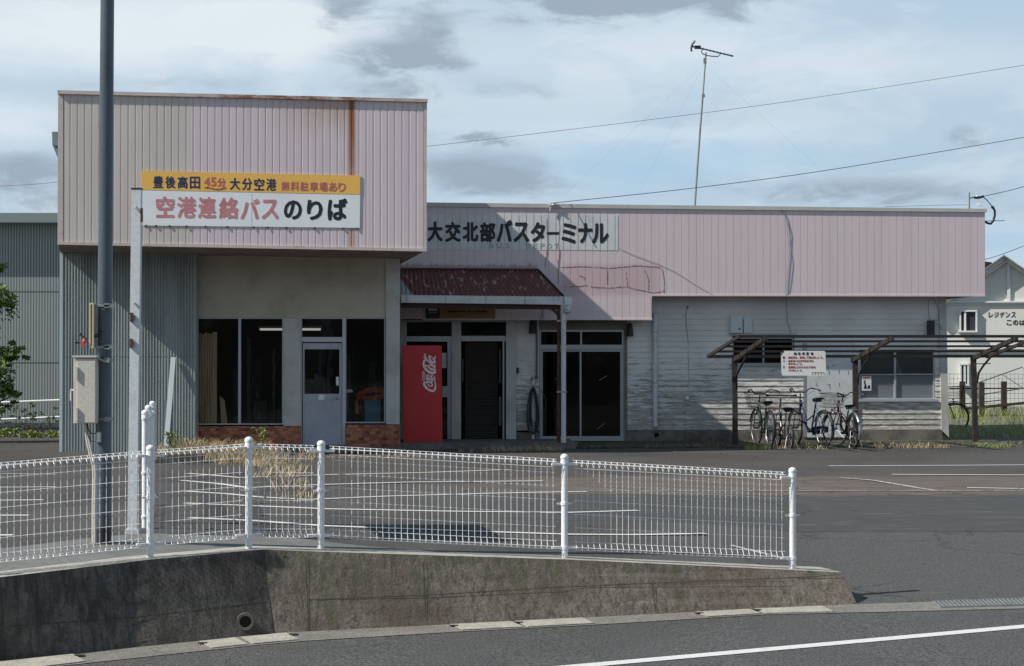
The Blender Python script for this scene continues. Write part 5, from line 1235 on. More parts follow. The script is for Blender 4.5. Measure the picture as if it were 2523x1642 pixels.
cable([(2424, 484, 37.5), (2460, 476, 38), (2523, 460, 38.6), (2700, 405, 40)], .007, 'short service cable from the roof corner bracket to the right edge')
cable([(2300, 668, 52), (2437, 637, 52), (2523, 606.5, 52), (2700, 540, 52)], .009, 'lowest overhead cable above the white house at the right', 'wire')
rb = empty('service_bracket', PX(2388, 511, 37.4), 0, 'cable bracket with insulator and black drip loop at the right roof corner', 'bracket')
A = lambda x, y, Y=37.4: rel(rb, PX(x, y, Y))
g = MB(); g.tube([A(2388, 515), A(2388, 475)], .016, 8); g.build('upright', M['galv'], rb)
g = MB(); g.tube([A(2389, 489), A(2400, 486.5)], .010, 6); g.tube([A(2400, 487), A(2406, 488), A(2414, 487), A(2424, 484)], .022, 8); g.build('strain_clamp', M['black'], rb)
g = MB(); g.sphere(A(2408, 483.5), .022, 8, (1.5, .8, .8)); g.build('insulator', M['plate'], rb)
g = MB(); g.tube([A(x, y) for x, y in ((2422, 485), (2434, 496), (2446, 511))], .009, 6); g.tube([A(x, y) for x, y in ((2446, 510), (2451, 520), (2451, 532), (2447, 545), (2441, 552), (2432, 550), (2427, 546))], .022, 8); g.sphere(A(2445, 511), .03, 8); g.build('drip_loop', M['black'], rb)
g = MB(); g.tube([A(2426, 545), A(2473, 544)], .008, 6); g.sphere(A(2473, 544), .014, 6); g.build('arm', M['galv'], rb)
g = MB(); g.tube([A(x, y) for x, y in ((2408, 507), (2412, 502), (2416, 506), (2420, 509))], .010, 6); g.build('roof_clip', M['plate'], rb)
g = MB(); g.tube([A(2384, 505), A(2300, 506.5), A(2180, 510)], .004, 5); g.build('thin_wire', M['wire'], rb)

# ================================================================== BICYCLE SHELTER
def ysh(px): return 35.95 + (px-1811)/591*.85
sh = empty('bicycle_shelter', PX(1811, 1101, ysh(1811)), 0, 'open brown steel bicycle shelter frame without roofing, in front of the worn white boards', 'shelter')
S_ = lambda x, y, Y: rel(sh, PX(x, y, Y)); DN = 2.1
for (bx0, by0, tx, ty), br_, rf_ in (((1811.5, 1103, 1810, 884), [(1813, 961), (1814.5, 926), (1826, 902), (1845, 869)], [(1807, 889), (1887, 834)]),
                                     ((2108.5, 1104, 2107, 880), [(2113, 948), (2115, 925), (2130, 898), (2146, 875)], [(2100, 889), (2199, 834)]),
                                     ((2404, 1101, 2398, 880), [(2407, 944), (2412, 918), (2424, 900), (2441, 880)], [(2396, 884), (2505, 834)])):
    Y = ysh(bx0); g = MB(); g.bar(S_(bx0, by0, Y), S_(tx, ty, Y), .092, .092, up=(0, 1, 0)); g.build('post', M['shelter_steel'], sh)
    g = MB(); g.bar(S_(*rf_[0], Y+.05), S_(*rf_[1], Y-DN), .06, .075); g.build('rafter', M['shelter_steel'], sh)
    g = MB(); n = len(br_); g.tube([S_(x, y, Y - .02 - (.0, .12, .4, .85)[i]) for i, (x, y) in enumerate(br_)], .020, 8); g.build('brace', M['shelter_steel'], sh)
g = MB(); Y = ysh(2440); g.bar(S_(2432, 880, Y+.1), S_(2545, 836, Y-DN), .045, .055); g.build('rafter', M['shelter_steel'], sh)
for i in range(5):
    f = i/4; y = 878.5 + (829.5-878.5)*f; x0 = 1744 + (1821-1744)*f; Y0 = ysh(x0) - DN*f; x1 = 2680; Y1 = ysh(x1)-DN*f
    g = MB(); w = .055 if i in (0,) else .04; g.bar(S_(x0, y, Y0), S_(x1, y-.5, Y1), .05, w+(.01 if i == 4 else 0)); g.build('purlin', M['shelter_steel'], sh)
g = MB(); g.bar(S_(1744, 879, ysh(1744)), S_(1822, 829.5, ysh(1821)-DN), .045, .055); g.build('edge_beam', M['shelter_steel'], sh)
YS = ysh(1978)-DN*.25-.10
ss = empty('bicycle_parking_sign', PX(1978, 925, YS), 0, 'white notice board with navy and red lettering hung on the bicycle shelter', 'sign')
A = lambda x, y, Y=YS: rel(ss, PX(x, y, Y))
g = MB(); out_ = []
for (cx_, cy_), a0 in (((1929, 870), 180), ((2029, 870), 270), ((2030, 921), 0), ((1931, 921), 90)):
    for k in range(4): t_ = R(a0+k*30); out_.append(A(cx_+5*cos(t_), cy_+5*sin(t_)))
g.prism(out_, (0, .012, 0)); g.build('board', M['plate'], ss)
def zz(x, y): return 1900+x/12.906, 840+y/12.906
def txt_world(g, items, bold):
    ch = []
    for s, x0, x1, y0, y1 in items:
        a, c = zz(x0, y1), zz(x1, y0); p, q = A(*a, YS-.001), A(*c, YS-.001); ch.append((s, p.x, q.x, p.z, q.z))
    text_on(g, ch, (0, A(1978, 900).y-.002, 0), (1, 0, 0), (0, 0, 1), (0, -1, 0), bold)
g = MB(); txt_world(g, [(ch, x0, x0+84, 365, 455) for ch, x0 in zip('自転車置場', (722, 850, 983, 1112, 1253))], .05); txt_world(g, [(ch, 370, 430, y, y+62) for ch, y in zip('一二三', (503, 607, 805))], .05); g.build('navy_lettering', M['kanji_navy'], ss)
g = MB(); 
def rl(s, x0, x1, y0, y1):
    p = (x1-x0)/len(s); txt_world(g, [(c, x0+i*p+p*.06, x0+i*p+p*(.94 if c not in '、。ょ' else .6), y0 if c not in '、。' else y1-22, y1) for i, c in enumerate(s)], .03)
rl('自転車は、整頓して置きましょう。', 535, 1690, 497, 567); rl('自転車には住所・氏名を', 535, 1350, 607, 675); rl('書きましょう。', 540, 1020, 700, 765); rl('盗難防止のため必ず鍵を', 540, 1420, 803, 875); rl('かけましょう。', 545, 1020, 905, 972)
g.build('red_lettering', M['sign_text_red'], ss)
g = MB()
for i in range(5): a, c = zz(1290+i*95, 1075), zz(1315+i*95, 1040); g.box(A(*a).x, A(*c).x, A(1978, 900).y-.003, A(1978, 900).y-.001, A(*a).z, A(*c).z)
a, c = zz(1300, 1018), zz(1680, 1004); g.box(A(*a).x, A(*c).x, A(1978, 900).y-.003, A(1978, 900).y-.001, A(*a).z, A(*c).z); g.build('small_print', M['pole_dark'], ss)

# ================================================================== BICYCLES
def bicycle(name, label, pos, heading, body, Rw=.325, wb=1.06, steer=0, basket=True, rack=True, fender=True, seat_h=.80, bar_h=1.0, rise=True, tyre_w=.018, fend_m='chrome', lean=0, white_side=False, group='bicycles under the shelter'):
    root = empty(name, pos, R(heading), label, 'bicycle', group); root.rotation_euler = (R(lean), 0, R(heading))
    def wheel(x, st=0):
        w = empty('wheel', (x, 0, Rw)); w.parent = root; w.rotation_euler = (0, 0, R(st))
        def ring(rc, rt, n=36, k=8):
            g = MB(); g.tube([(rc*cos(2*pi*i/n), 0, rc*sin(2*pi*i/n)) for i in range(n)], rt, k, closed=True); return g
        ring(Rw-tyre_w, tyre_w).build('tyre', M['rubber'], w)
        ring(Rw-tyre_w*2.1, .009).build('rim', M['chrome'], w)
        g = MB()
        for i in range(20):
            a = 2*pi*i/20; s = .03 if i % 2 else -.03; g.tube([(0, s, 0), ((Rw-.04)*cos(a), 0, (Rw-.04)*sin(a))], .0016, 3, cap=False)
        g.tube([(0, -.045, 0), (0, .045, 0)], .02, 8); g.build('spokes', M['spoke'], w)
        return w
    wheel(0); fs_ = empty('front_assembly', (0, 0, 0))
    bpy.data.objects.remove(fs_); wf = wheel(wb, steer)
    rh = Vector((0, 0, Rw)); bb = Vector((.46, 0, Rw-.05)); st_ = Vector((.30, 0, seat_h-.10)); hd = Vector((wb-.20, 0, .80)); hb = Vector((wb-.17, 0, .62)); fh = Vector((wb, 0, Rw))
    g = MB(); g.tube([bb, st_], .016, 8); g.tube([bb, Vector((.62, 0, Rw+.02)), hb], .019, 8); g.tube([st_*.62+bb*.38, Vector((.62, 0, Rw+.14)), hd], .014, 8); g.tube([hb+Vector((.01, 0, -.03)), hd+Vector((-.01, 0, .03))], .021, 8)
    for s in (-1, 1): g.tube([rh+Vector((0, .05*s, 0)), bb+Vector((0, .03*s, 0))], .009, 6); g.tube([rh+Vector((0, .05*s, 0)), st_+Vector((0, .015*s, -.06))], .008, 6)
    g.build('frame', body, root)
    rz = Matrix.Rotation(R(steer), 3, 'Z')
    def T(p): p = Vector(p)-Vector((wb-.06, 0, 0)); q = rz @ p; return q+Vector((wb-.06, 0, 0))
    g = MB()
    for s in (-1, 1): g.tube([T((wb, .05*s, Rw)), T((wb-.10, .05*s, .58)), T((wb-.15, .03*s, .62))], .010, 6)
    g.build('fork', body, root)
    g = MB(); top = bar_h; g.tube([T(hd+Vector((0, 0, 0))), T((wb-.22, 0, top-.05))], .012, 8)
    w = .28
    if rise: pts = [(-.26, w, -.0), (-.14, w*.95, .03), (-.03, w*.62, .045), (.03, .10, -.03), (.03, -.10, -.03), (-.03, -w*.62, .045), (-.14, -w*.95, .03), (-.26, -w, 0)]
    else: pts = [(-.06, w, .0), (0, w*.6, .0), (.01, 0, 0), (0, -w*.6, .0), (-.06, -w, .0)]
    g.tube([T(Vector((wb-.22, 0, top))+Vector(p)) for p in pts], .011, 8); h = g.build('handlebar', M['black'] if not rise else M['rubber'], root)
    g = MB()
    for e, f in ((pts[0], pts[1]), (pts[-1], pts[-2])): g.tube([T(Vector((wb-.22, 0, top))+Vector(e)), T(Vector((wb-.22, 0, top))+Vector(e)*.45+Vector(f)*.55)], .017, 8)
    g.build('grips', M['black'], h)
    g = MB()
    for s in (-1, 1): g.tube([T((wb-.26, s*w*.9, top-.01)), T((wb-.16, s*w*.8, top-.03)), T((wb-.12, s*.05, top-.18)), T((wb-.13, 0, .72))], .003, 4)
    g.build('brake_cables', M['black'], h)
    g = MB(); g.tube([st_, Vector((.275, 0, seat_h-.03))], .012, 8); g.build('seat_post', M['chrome'], root)
    g = MB(); n = 10; vs = []; prof = [(-.13, .095, .0), (-.10, .11, .015), (-.04, .105, .012), (.02, .06, .006), (.08, .028, 0), (.135, .020, -.01)]
    for x, hw, zt_ in prof:
        for k in range(8):
            a = pi*k/7; vs.append((.26+x, hw*cos(a), seat_h+zt_-.01+.028*sin(a)))
        vs.append((.26+x, 0, seat_h-.055))
    fs = []
    for i in range(len(prof)-1):
        for k in range(9): fs.append((i*9+k, i*9+(k+1) % 9, (i+1)*9+(k+1) % 9, (i+1)*9+k))
    fs += [tuple(range(9)), tuple(range(len(prof)*9-1, len(prof)*9-10, -1))]; g.add(vs, fs, True); g.build('saddle', M['black'], root)
    g = MB(); g.tube([bb+Vector((0, -.06, 0)), bb+Vector((0, .07, 0))], .022, 8); c = root
    for s, a in ((1, 70), (-1, 250)):
        e = bb+Vector((.165*cos(R(a)), s*.075, .165*sin(R(a)))); g.tube([bb+Vector((0, s*.07, 0)), e], .009, 6); g.box(-.045, .045, -.0, .08, -.012, .012, org=e+Vector((0, .0 if s > 0 else -.08, 0)))
    g.build('crank', M['black'], root)
    g = MB(); g.prism([bb+Vector((.09, -.055, .03)), bb+Vector((.06, -.055, -.075)), Vector((-.04, -.055, Rw-.045)), Vector((-.05, -.055, Rw+.045)), Vector((.1, -.055, Rw+.065)), bb+Vector((.02, -.055, .085))], (0, -.012, 0)); g.build('chain_guard', body, root)
    if fender:
        for x, a0, a1, st2 in ((0, 20, 205, 0), (wb, 15, 165, steer)):
            g = MB(); vs = []; n = 16; rz2 = Matrix.Rotation(R(st2), 3, 'Z')
            for i in range(n+1):
                a = R(a0+(a1-a0)*i/n)
                for yy_, dr_ in ((-.028, -.010), (-.018, .004), (0, .009), (.018, .004), (.028, -.010)):
                    r_ = Rw+.020+dr_; vs.append(rz2 @ Vector((r_*cos(a), yy_, r_*sin(a))) + Vector((x, 0, Rw)))
            g.add(vs, [(i*5+k, (i+1)*5+k, (i+1)*5+k+1, i*5+k+1) for i in range(n) for k in range(4)], True); g.build('mudguard', M[fend_m], root)
    if rack:
        g = MB(); z = Rw*2+.075
        for s in (-.055, 0, .055): g.tube([(.17, s*.6, z+.03), (.10, s, z), (-.26, s, z-.005)], .005, 5)
        for x in (.05, -.1, -.25): g.tube([(x, -.055, z-.002), (x, .055, z-.002)], .005, 5)
        for s in (-1, 1): g.tube([(-.18, s*.055, z), (-.02, s*.06, Rw)], .005, 5)
        g.build('rear_rack', M['chrome'], root); g = MB(); g.box(-.30, -.285, -.02, .02, z-.06, z-.025); g.build('rear_reflector', M['sign_text_red'], root)
    g = MB()
    for s in (-1, 1): g.tube([(0, s*.06, Rw), (-.10, s*.12, .02)], .007, 6)
    g.tube([(-.10, -.12, .02), (-.10, .12, .02)], .007, 6); g.build('stand', M['chrome'], root)
    if basket:
        g = MB(); x0, x1 = wb-.14, wb+.17; zb_, zt_ = .70, .93; wy0, wy1 = .11, .17
        def lev(z):
            f = (z-zb_)/(zt_-zb_); wy = wy0+(wy1-wy0)*f; a = x0-.02*f; c = x1+.05*f-.03; return [T((a, -wy, z)), T((c, -wy, z+.03*f)), T((c, wy, z+.03*f)), T((a, wy, z))]
        for z, r_ in ((zb_, .004), (zb_+.06, .002), (zb_+.12, .002), (zb_+.18, .002), (zt_, .006)): g.tube(lev(z), r_, 5, closed=True)
        lo_, hi_ = lev(zb_), lev(zt_)
        for e in range(4):
            for k in range(9):
                f = k/9; g.tube([lo_[e].lerp(lo_[(e+1) % 4], f), hi_[e].lerp(hi_[(e+1) % 4], f)], .002, 4, cap=False)
        for k in range(1, 7): g.tube([lo_[0].lerp(lo_[1], k/7), lo_[3].lerp(lo_[2], k/7)], .002, 4, cap=False)
        g.build('basket', M['black'] if basket is True else M[basket], root)
        g = MB(); g.tube([T((wb-.02, 0, .70)), T((wb-.02, .0, .66))], .02, 8); g.sphere(T((wb+.0, 0, .60)), .035, 8); g.build('headlamp', M['chrome'], root)
    return root
def gpt(px, py, Y): q = PX(px, py, Y); return Vector((q.x, Y, zl(q.x, Y)))
GRN, BLU, SIL, MAR = mat('green_frame', (.025, .045, .036), .35, .3), mat('blue_frame', (.012, .028, .09), .3, .3), mat('silver_frame', (.16, .16, .17), .35, .6), mat('maroon_frame', (.03, .012, .012), .4, .2)
bicycle('bicycle', 'dull green bicycle with front basket, first from the left under the shelter', gpt(1897, 1106, 35.45), 96, GRN, basket=True, seat_h=.80, bar_h=.98, steer=5, fend_m='pole_dark')
bicycle('bicycle', 'small-wheeled folding bicycle between the green and blue ones, seen from behind', gpt(1947, 1112, 35.1), 96, SIL, Rw=.225, wb=.92, basket=False, rack=False, fender=False, seat_h=.70, bar_h=.93, rise=False)
bicycle('bicycle', 'blue bicycle with raised swept handlebar and a large silver rear wheel', gpt(2030, 1104, 35.55), 110, BLU, basket=False, seat_h=.86, bar_h=1.0, steer=-6, fend_m='pole_dark')
bicycle('bicycle', 'maroon bicycle with wire basket beside the middle shelter post', gpt(2104, 1106, 35.3), 100, MAR, Rw=.31, basket=True, seat_h=.74, bar_h=.93, steer=30, wb=1.0)
bicycle('bicycle', 'dark bicycle half hidden behind the right corner of the white wall', gpt(2232, 1075, 41.0), 3, MAR, Rw=.31, wb=1.0, basket=True, rack=False, seat_h=.7, bar_h=.85, steer=-12, group='bicycles', fend_m='pole_dark')

# ================================================================== THE SURROUNDINGS
# left: warehouse in green corrugated sheet, rail, hedge
wh = empty('warehouse', PX(0, 1060, 44), 0, 'large grey-green corrugated warehouse behind the tall pink box at the left', 'building')
def wbox(g, root, x0, x1, y0, y1, Y, dep): boxpx(g, root, x0, x1, y0, y1, Y, dep)
g = MB(); wbox(g, wh, -1200, 300, 547, 1085, 44, 14); g.build('wall', M['far_corr'], wh)
g = MB(); wbox(g, wh, -1210, 305, 525, 548.5, 43.6, 14.8); g.build('eave_fascia', M['far_corr_flat'], wh)
g = MB(); wbox(g, wh, -1200, 300, 1042, 1054, 43.93, .1); g.build('base_sheet', M['pole_steel'], wh)
rl_ = empty('guard_rail', PX(0, 1060, 42), 0, 'white two-bar railing along the foot of the grey-green warehouse', 'railing')
A = lambda x, y, Y=42: rel(rl_, PX(x, y, Y))
for ya, yb in ((992, 986), (1034, 1027)):
    g = MB(); g.tube([A(-700, ya+9), A(0, ya), A(230, yb-3)], .021, 8); g.build('rail', M['white_paint'], rl_)
for px in (-600, -250, -60, 230): g = MB(); g.tube([A(px, 1090), A(px, 984)], .025, 8); g.build('rail_post', M['white_paint'], rl_)
def leaf(g, p, s, rnd):
    d = Vector((rnd.gauss(0, 1), rnd.gauss(0, 1), rnd.gauss(0, 1))).normalized(); e = d.cross(Vector((rnd.gauss(0, 1), rnd.gauss(0, 1), rnd.gauss(0, 1)))).normalized()
    g.add([p-d*s, p+e*s*.45, p+d*s, p-e*s*.45], [(0, 1, 2, 3)])
def crown(clumps, n, size, seed, root):
    rnd = random.Random(seed); g = MB()
    tot = sum(c[3]*c[4]*c[5] for c in clumps)
    for x, y, z, rx, ry, rz in clumps:
        k = int(n*rx*ry*rz/tot)
        subs = [(rnd.gauss(0, .5), rnd.gauss(0, .5), rnd.gauss(0, .5)) for _ in range(max(3, k//45))]
        for _ in range(k):
            s = rnd.choice(subs); p = Vector((x+rx*(s[0]+rnd.gauss(0, .16)), y+ry*(s[1]+rnd.gauss(0, .16)), z+rz*(s[2]+rnd.gauss(0, .12)))); leaf(g, p-root.location, size*rnd.uniform(.6, 1.3), rnd)
    return g
tr = empty('conifer_tree', PX(-75, 1085, 38), 0, 'dark green conifer reaching into the picture at the far left edge', 'tree')
g = MB(); g.tube([(0, 0, 0), (.04, 0, 1.2), (-.02, 0, 2.6), (.0, 0, 4.2)], .10, 10, r2=.02)
cl = []
for px, py, rx, rz in ((-20, 745, .40, .30), (12, 735, .22, .20), (-40, 660, .35, .3), (10, 875, .34, .15), (38, 855, .17, .10), (-30, 905, .4, .25), (5, 965, .26, .15), (35, 975, .18, .08), (-10, 1005, .30, .13), (-80, 780, .6, .8), (-90, 950, .7, .7), (-75, 600, .3, .5)):
    q = PX(px, py, 38); cl.append((q.x, q.y, q.z, rx*.85, .35, rz)); g.tube([(0, 0, max(.4, q.z-tr.location.z-.35)), q-tr.location], .03, 6, r2=.008)
g.build('trunk', M['bark'], tr); crown(cl, 24000, .045, 3, tr).build('crown', M['leaf_conifer'], tr)
hd_ = empty('hedge', PX(70, 1105, 40.5), 0, 'low sunlit yellow-green hedge below the white railing at the left', 'hedge')
cl = []; rnd = random.Random(8)
for i in range(16):
    px = -90+i*15+rnd.uniform(-6, 6); q = PX(px, 1084+rnd.uniform(-16, 6), 40.5+rnd.uniform(-.3, .3)); cl.append((q.x, q.y, q.z, .22, .3, .16))
crown(cl, 4200, .032, 5, hd_).build('foliage', M['leaf_bright'], hd_)
g = MB()
for i in range(22):
    px = -80+i*10; q0 = rel(hd_, PX(px, 1108, 40.5)); q1 = rel(hd_, PX(px+rnd.uniform(-15, 15), rnd.uniform(1030, 1065), 40.5)); g.tube([q0, q1], .008, 4)
g.build('twigs', M['bark'], hd_)
bs = empty('bare_bush', PX(60, 1090, 41), 0, 'thin half-bare bush in front of the white railing at the left', 'bush'); g = MB(); cl = []
for i in range(15):
    px = rnd.uniform(20, 140); py = rnd.uniform(985, 1060); q = PX(px, py, 41+rnd.uniform(-.3, .3)); r0 = rel(bs, PX(70+rnd.uniform(-20, 20), 1092, 41)); m_ = (r0+rel(bs, q))/2+Vector((rnd.uniform(-.1, .1), 0, .1)); g.tube([r0, m_, rel(bs, q)], .007, 4, r2=.003); cl.append((q.x, q.y, q.z, .16, .15, .13))
g.build('branches', M['bark'], bs); crown(cl, 900, .026, 15, bs).build('leaves', M['leaf_dark'], bs)
# right: white house, fence of dark posts, wire fence
ho = empty('white_house', PX(2481, 1060, 58), 0, 'cream apartment house with a gable roof and lettering at the right edge', 'house')
A = lambda x, y, Y=58: rel(ho, PX(x, y, Y)); Z0 = A(2481, 1075).z
def poly(g, pts, Y, dep): g.prism([A(x, y, Y) for x, y in pts], (0, dep, 0))
g = MB(); poly(g, [(2322, 1080), (2640, 1080), (2640, 752), (2481, 640), (2322, 752)], 58, 9); wl = g.build('wall', M['house_wall'], ho)
g = MB()
for a, c in (((2481, 634), (2305, 760)), ((2481, 634), (2657, 760))):
    g.bar(A(*a, 57.85), A(*c, 57.85), .22, .10, up=(0, 0, 1)); g.bar(A(a[0], a[1]+9, 57.9), A(c[0], c[1]+9, 57.9), .14, .06, up=(0, 0, 1))
g.build('bargeboard', M['house_trim'], ho)
g = MB()
for sx in (-1, 1):
    p0, p1 = A(2481, 633, 57.6), A(2481+sx*186, 766, 57.6); g.prism([p0+Vector((0, 0, .02)), p1+Vector((0, 0, .02)), p1+Vector((0, 0, .06)), p0+Vector((0, 0, .06))], (0, 10, 0))
g.build('roof', M['galv'], ho)
g = MB(); wbox(g, ho, 2322, 2640, 742, 746, 57.9, .1); wbox(g, ho, 2322, 2640, 747.5, 750.5, 57.93, .07); wbox(g, ho, 2322, 2640, 857, 861, 57.9, .1); wbox(g, ho, 2482.5, 2490, 640, 742, 57.93, .07); g.build('trim_bands', M['house_trim'], ho)
for x0, x1, y0, y1, mm in ((2369, 2412, 764, 819, 2380), (2370, 2392, 896, 951, 2379)):
    g = MB(); wbox(g, ho, x0, x1, y0, y0+4, 57.85, .15); wbox(g, ho, x0-2, x1+2, y1-4, y1, 57.8, .2); wbox(g, ho, x0, x0+4, y0, y1, 57.86, .14); wbox(g, ho, x1-4, x1, y0, y1, 57.86, .14); wbox(g, ho, mm, mm+5, y0, y1, 57.87, .13); w = g.build('window', M['house_trim'], wl)
    g = MB(); wbox(g, ho, x0+3, x1-3, y0+3, y1-3, 57.93, .05); g.build('pane', M['pole_dark'], w)
def txt_house(items, m, name, bold=.05):
    g = MB(); ch = []
    for s, x0, x1, y0, y1 in items: p, q = A(x0, y1, 57.98), A(x1, y0, 57.98); ch.append((s, p.x, q.x, p.z, q.z))
    text_on(g, ch, (0, A(2481, 700, 57.996).y, 0), (1, 0, 0), (0, 0, 1), (0, -1, 0), bold*.8, .0005); g.build(name, m, ho)
txt_house([(c, 2437+i*13.6, 2448+i*13.6, 769, 783) for i, c in enumerate('レジデンス')], M['pole_steel'], 'lettering'); txt_house([(c, 2480+i*15.5, 2493+i*15.5, 789, 802) for i, c in enumerate('このは')], M['black'], 'lettering')
g = MB(); hx = PX(2436, 665, 75); o = empty('far_roof', hx, 0, 'small black roof corner showing between the pink fascia and the white house gable', 'house')
g.prism([Vector((0, 0, 0))+q for q in (Vector((-2.2, 0, -.6)), Vector((.6, 0, -.15)), Vector((.1, 0, .28)), Vector((-2.2, 0, .55)))], (0, 4, 0)); g.build('roof', M['roof_black'], o); g = MB(); g.box(-2.2, .4, .1, 3.9, -6, -.5); g.build('wall', M['house_wall'], o)
ho.rotation_euler = (0, 0, R(-11))
pf = empty('post_fence', PX(2420, 1040, 44), 0, 'fence of thick dark wooden posts and rails beyond the right corner of the terminal', 'fence')
A = lambda x, y, Y=44: rel(pf, PX(x, y, Y))
for px, y0 in ((2371, 940), (2418.5, 942), (2473.5, 940), (2540, 940)): g = MB(); g.bar(A(px, 1060), A(px, y0), .11, .11, up=(0, 1, 0)); g.build('post', M['wood_post'], pf)
for a, c, w in (((2340, 958, 44.1), (2600, 957, 44.1), .03), ((2376, 1008, 43.9), (2600, 986, 43.9), .06), ((2340, 1000, 44.1), (2470, 986, 44.1), .02)): g = MB(); g.bar(A(*a), A(*c), w, w); g.build('rail', M['wood_post'], pf)
g = MB(); g.tube([A(2411, 943), A(2519, 905), A(2524, 912), A(2526, 945)], .012, 6); g.tube([A(2471, 924), A(2523, 958)], .007, 6); g.tube([A(2400, 897, 43), A(2441, 896, 43)], .012, 6); g.tube([A(2424, 972), A(2523, 957)], .012, 6); g.build('handle_bar', M['wire'], pf)
wf_ = empty('wire_fence', PX(2340, 1030, 47), 0, 'thin grey wire grid fence behind the dark wooden posts', 'fence')
A = lambda x, y, Y=47: rel(wf_, PX(x, y, Y)); g = MB()
for i in range(30): g.tube([A(2330+i*10, 1020), A(2330+i*10, 921)], .004, 4)
for i in range(9): g.tube([A(2330, 922+i*12), A(2640, 922+i*12)], .004, 4)
g.build('wire_grid', M['wire'], wf_)
# raised grassy verge at the right
g = MB(); n = 14; vs = []
for i in range(n+1):
    x = 8.3+i*1.3
    for j in range(9):
        y = 38.6+j*1.6; vs.append((x, y, zl(x, y)-.03*(j == 0)+.01+min(.25, j*.07)+.03*sin(i*2.1+j)*(j > 0)))
g.add(vs, [(i*9+j, (i+1)*9+j, (i+1)*9+j+1, i*9+j+1) for i in range(n) for j in range(8)], True); tag(g.build('grass_verge', M['verge']), kind='structure')
g = MB(); vs = []
for i in range(60):
    x = -2.2+i*.19; 
    for j, yy_ in enumerate((35.45+.12*sin(i*.9), 36.2, 37.05)): vs.append((x, yy_+.042*x+.05*sin(i*1.7+j), zl(x, yy_)+.012+.03*(j > 0)))
g.add(vs, [(i*3+j, (i+1)*3+j, (i+1)*3+j+1, i*3+j+1) for i in range(59) for j in range(2)], True)
tag(g.build('soil_strip', M['soil']), kind='structure')

def grass(name, label, m, spots, seed):
    """spots: (x, y, rx, ry, count, height, lean)"""
    rnd = random.Random(seed); g = MB()
    for x, y, rx, ry, cnt, h, ln in spots:
        for _ in range(cnt):
            px = x+rnd.uniform(-1, 1)*rx; py = y+rnd.uniform(-1, 1)*ry; z = zl(px, py); hh = h*rnd.uniform(.35, 1.15); a = rnd.uniform(0, 2*pi); lx, ly = cos(a)*ln*hh+rnd.gauss(0, .02), sin(a)*ln*hh
            w = rnd.uniform(.0025, .006); bx_, by_ = rnd.gauss(0, 1), rnd.gauss(0, 1); l = math.hypot(bx_, by_); bx_, by_ = bx_/l*w, by_/l*w
            p = Vector((px, py, z-.01)); q = p+Vector((lx*.4, ly*.4, hh*.6)); t = p+Vector((lx, ly, hh*(1-.3*ln)))
            g.add([p-Vector((bx_, by_, 0)), p+Vector((bx_, by_, 0)), q+Vector((bx_, by_, 0))*.8, q-Vector((bx_, by_, 0))*.8, t], [(0, 1, 2, 3), (3, 2, 4)])
    o = g.build(name, m); tag(o, label, 'grass', kind='stuff'); return o
def pxs(px, py): q = GP(px, py); return q.x, q.y
sp_ = []
for px, py, rx, ry, c, h, ln in ((440, 1120, .5, .4, 240, .26, .7), (520, 1118, .5, .5, 620, .34, .7), (570, 1128, .5, .6, 800, .34, .7), (620, 1140, .5, .7, 760, .30, .8), (665, 1152, .35, .8, 520, .26, .9), (690, 1172, .3, .9, 300, .24, .9), (715, 1200, .2, .9, 90, .20, 1), (745, 1222, .16, .6, 70, .16, .9), (470, 1110, .3, .3, 160, .38, .4), (650, 1235, .4, .5, 60, .1, 1), (760, 1130, .2, .3, 150, .2, .4), (880, 1127, 1.0, .25, 260, .07, .6)):
    x, y = pxs(px, py); sp_.append((x, y, rx, ry, c, h, ln))
grass('dry_grass', 'heap of dry straw-coloured grass in front of the brick base', M['grass_dry'], sp_, 1)
sp_ = []
for px, py, rx, ry, c, h in ((1290, 1110, .7, .25, 350, .12), (1380, 1104, .3, .3, 260, .17), (1200, 1112, .5, .2, 140, .07), (1950, 1106, .6, .3, 320, .09), (2220, 1103, .5, .25, 200, .14), (2290, 1104, .4, .2, 110, .1), (1340, 1108, .2, .3, 140, .15), (900, 1114, .8, .2, 200, .08)):
    x, y = pxs(px, py); sp_.append((x, y, rx, ry, c, h, .6))
grass('dry_grass', 'straw-coloured grass tufts along the foot of the terminal wing', M['grass_dry'], sp_, 2)
sp_ = []
for x in [i*.32-1.0 for i in range(34)]: sp_.append((x, 36.15+.042*x, .22, .72, 300 if x < 4 else 130, .085 if x < 3 else .09, .7))
for px, py, rx, ry, c, h in ((1690, 1093, .6, .3, 500, .15), (1860, 1104, .25, .2, 160, .13)): x, y = pxs(px, py); sp_.append((x, y, rx, ry, c, h, .5))
grass('wall_foot_grass', 'dull green and brown grass strip at the foot of the white boards', M['grass_mix'], sp_, 3)
sp_ = [(9.6+i*.5, 40.6+j*.8+(1.2 if i < 2 else 0), .35, .5, int(48*(.5+((i*7+j*3) % 5)/4)), .16+.035*j+.05*((i*3+j) % 3), .7) for i in range(13) for j in range(6)]
sp_ += [(8.7+i*.45, 38.9+j*.55, .35, .4, 90, .15, .7) for i in range(14) for j in range(4)]
x, y = pxs(2440, 1103); sp_.append((x, y, .3, .2, 260, .12, .6)); x, y = pxs(1865, 1108); sp_.append((x, y, .22, .15, 160, .13, .6))
gg = grass('green_grass', 'bright green grass on the verge beyond the right corner of the terminal', M['grass_green'], sp_, 4)
for v_ in gg.data.vertices:
    if v_.co.y > 38.5: v_.co.z += min(.25, (v_.co.y-38.6)/1.6*.07)
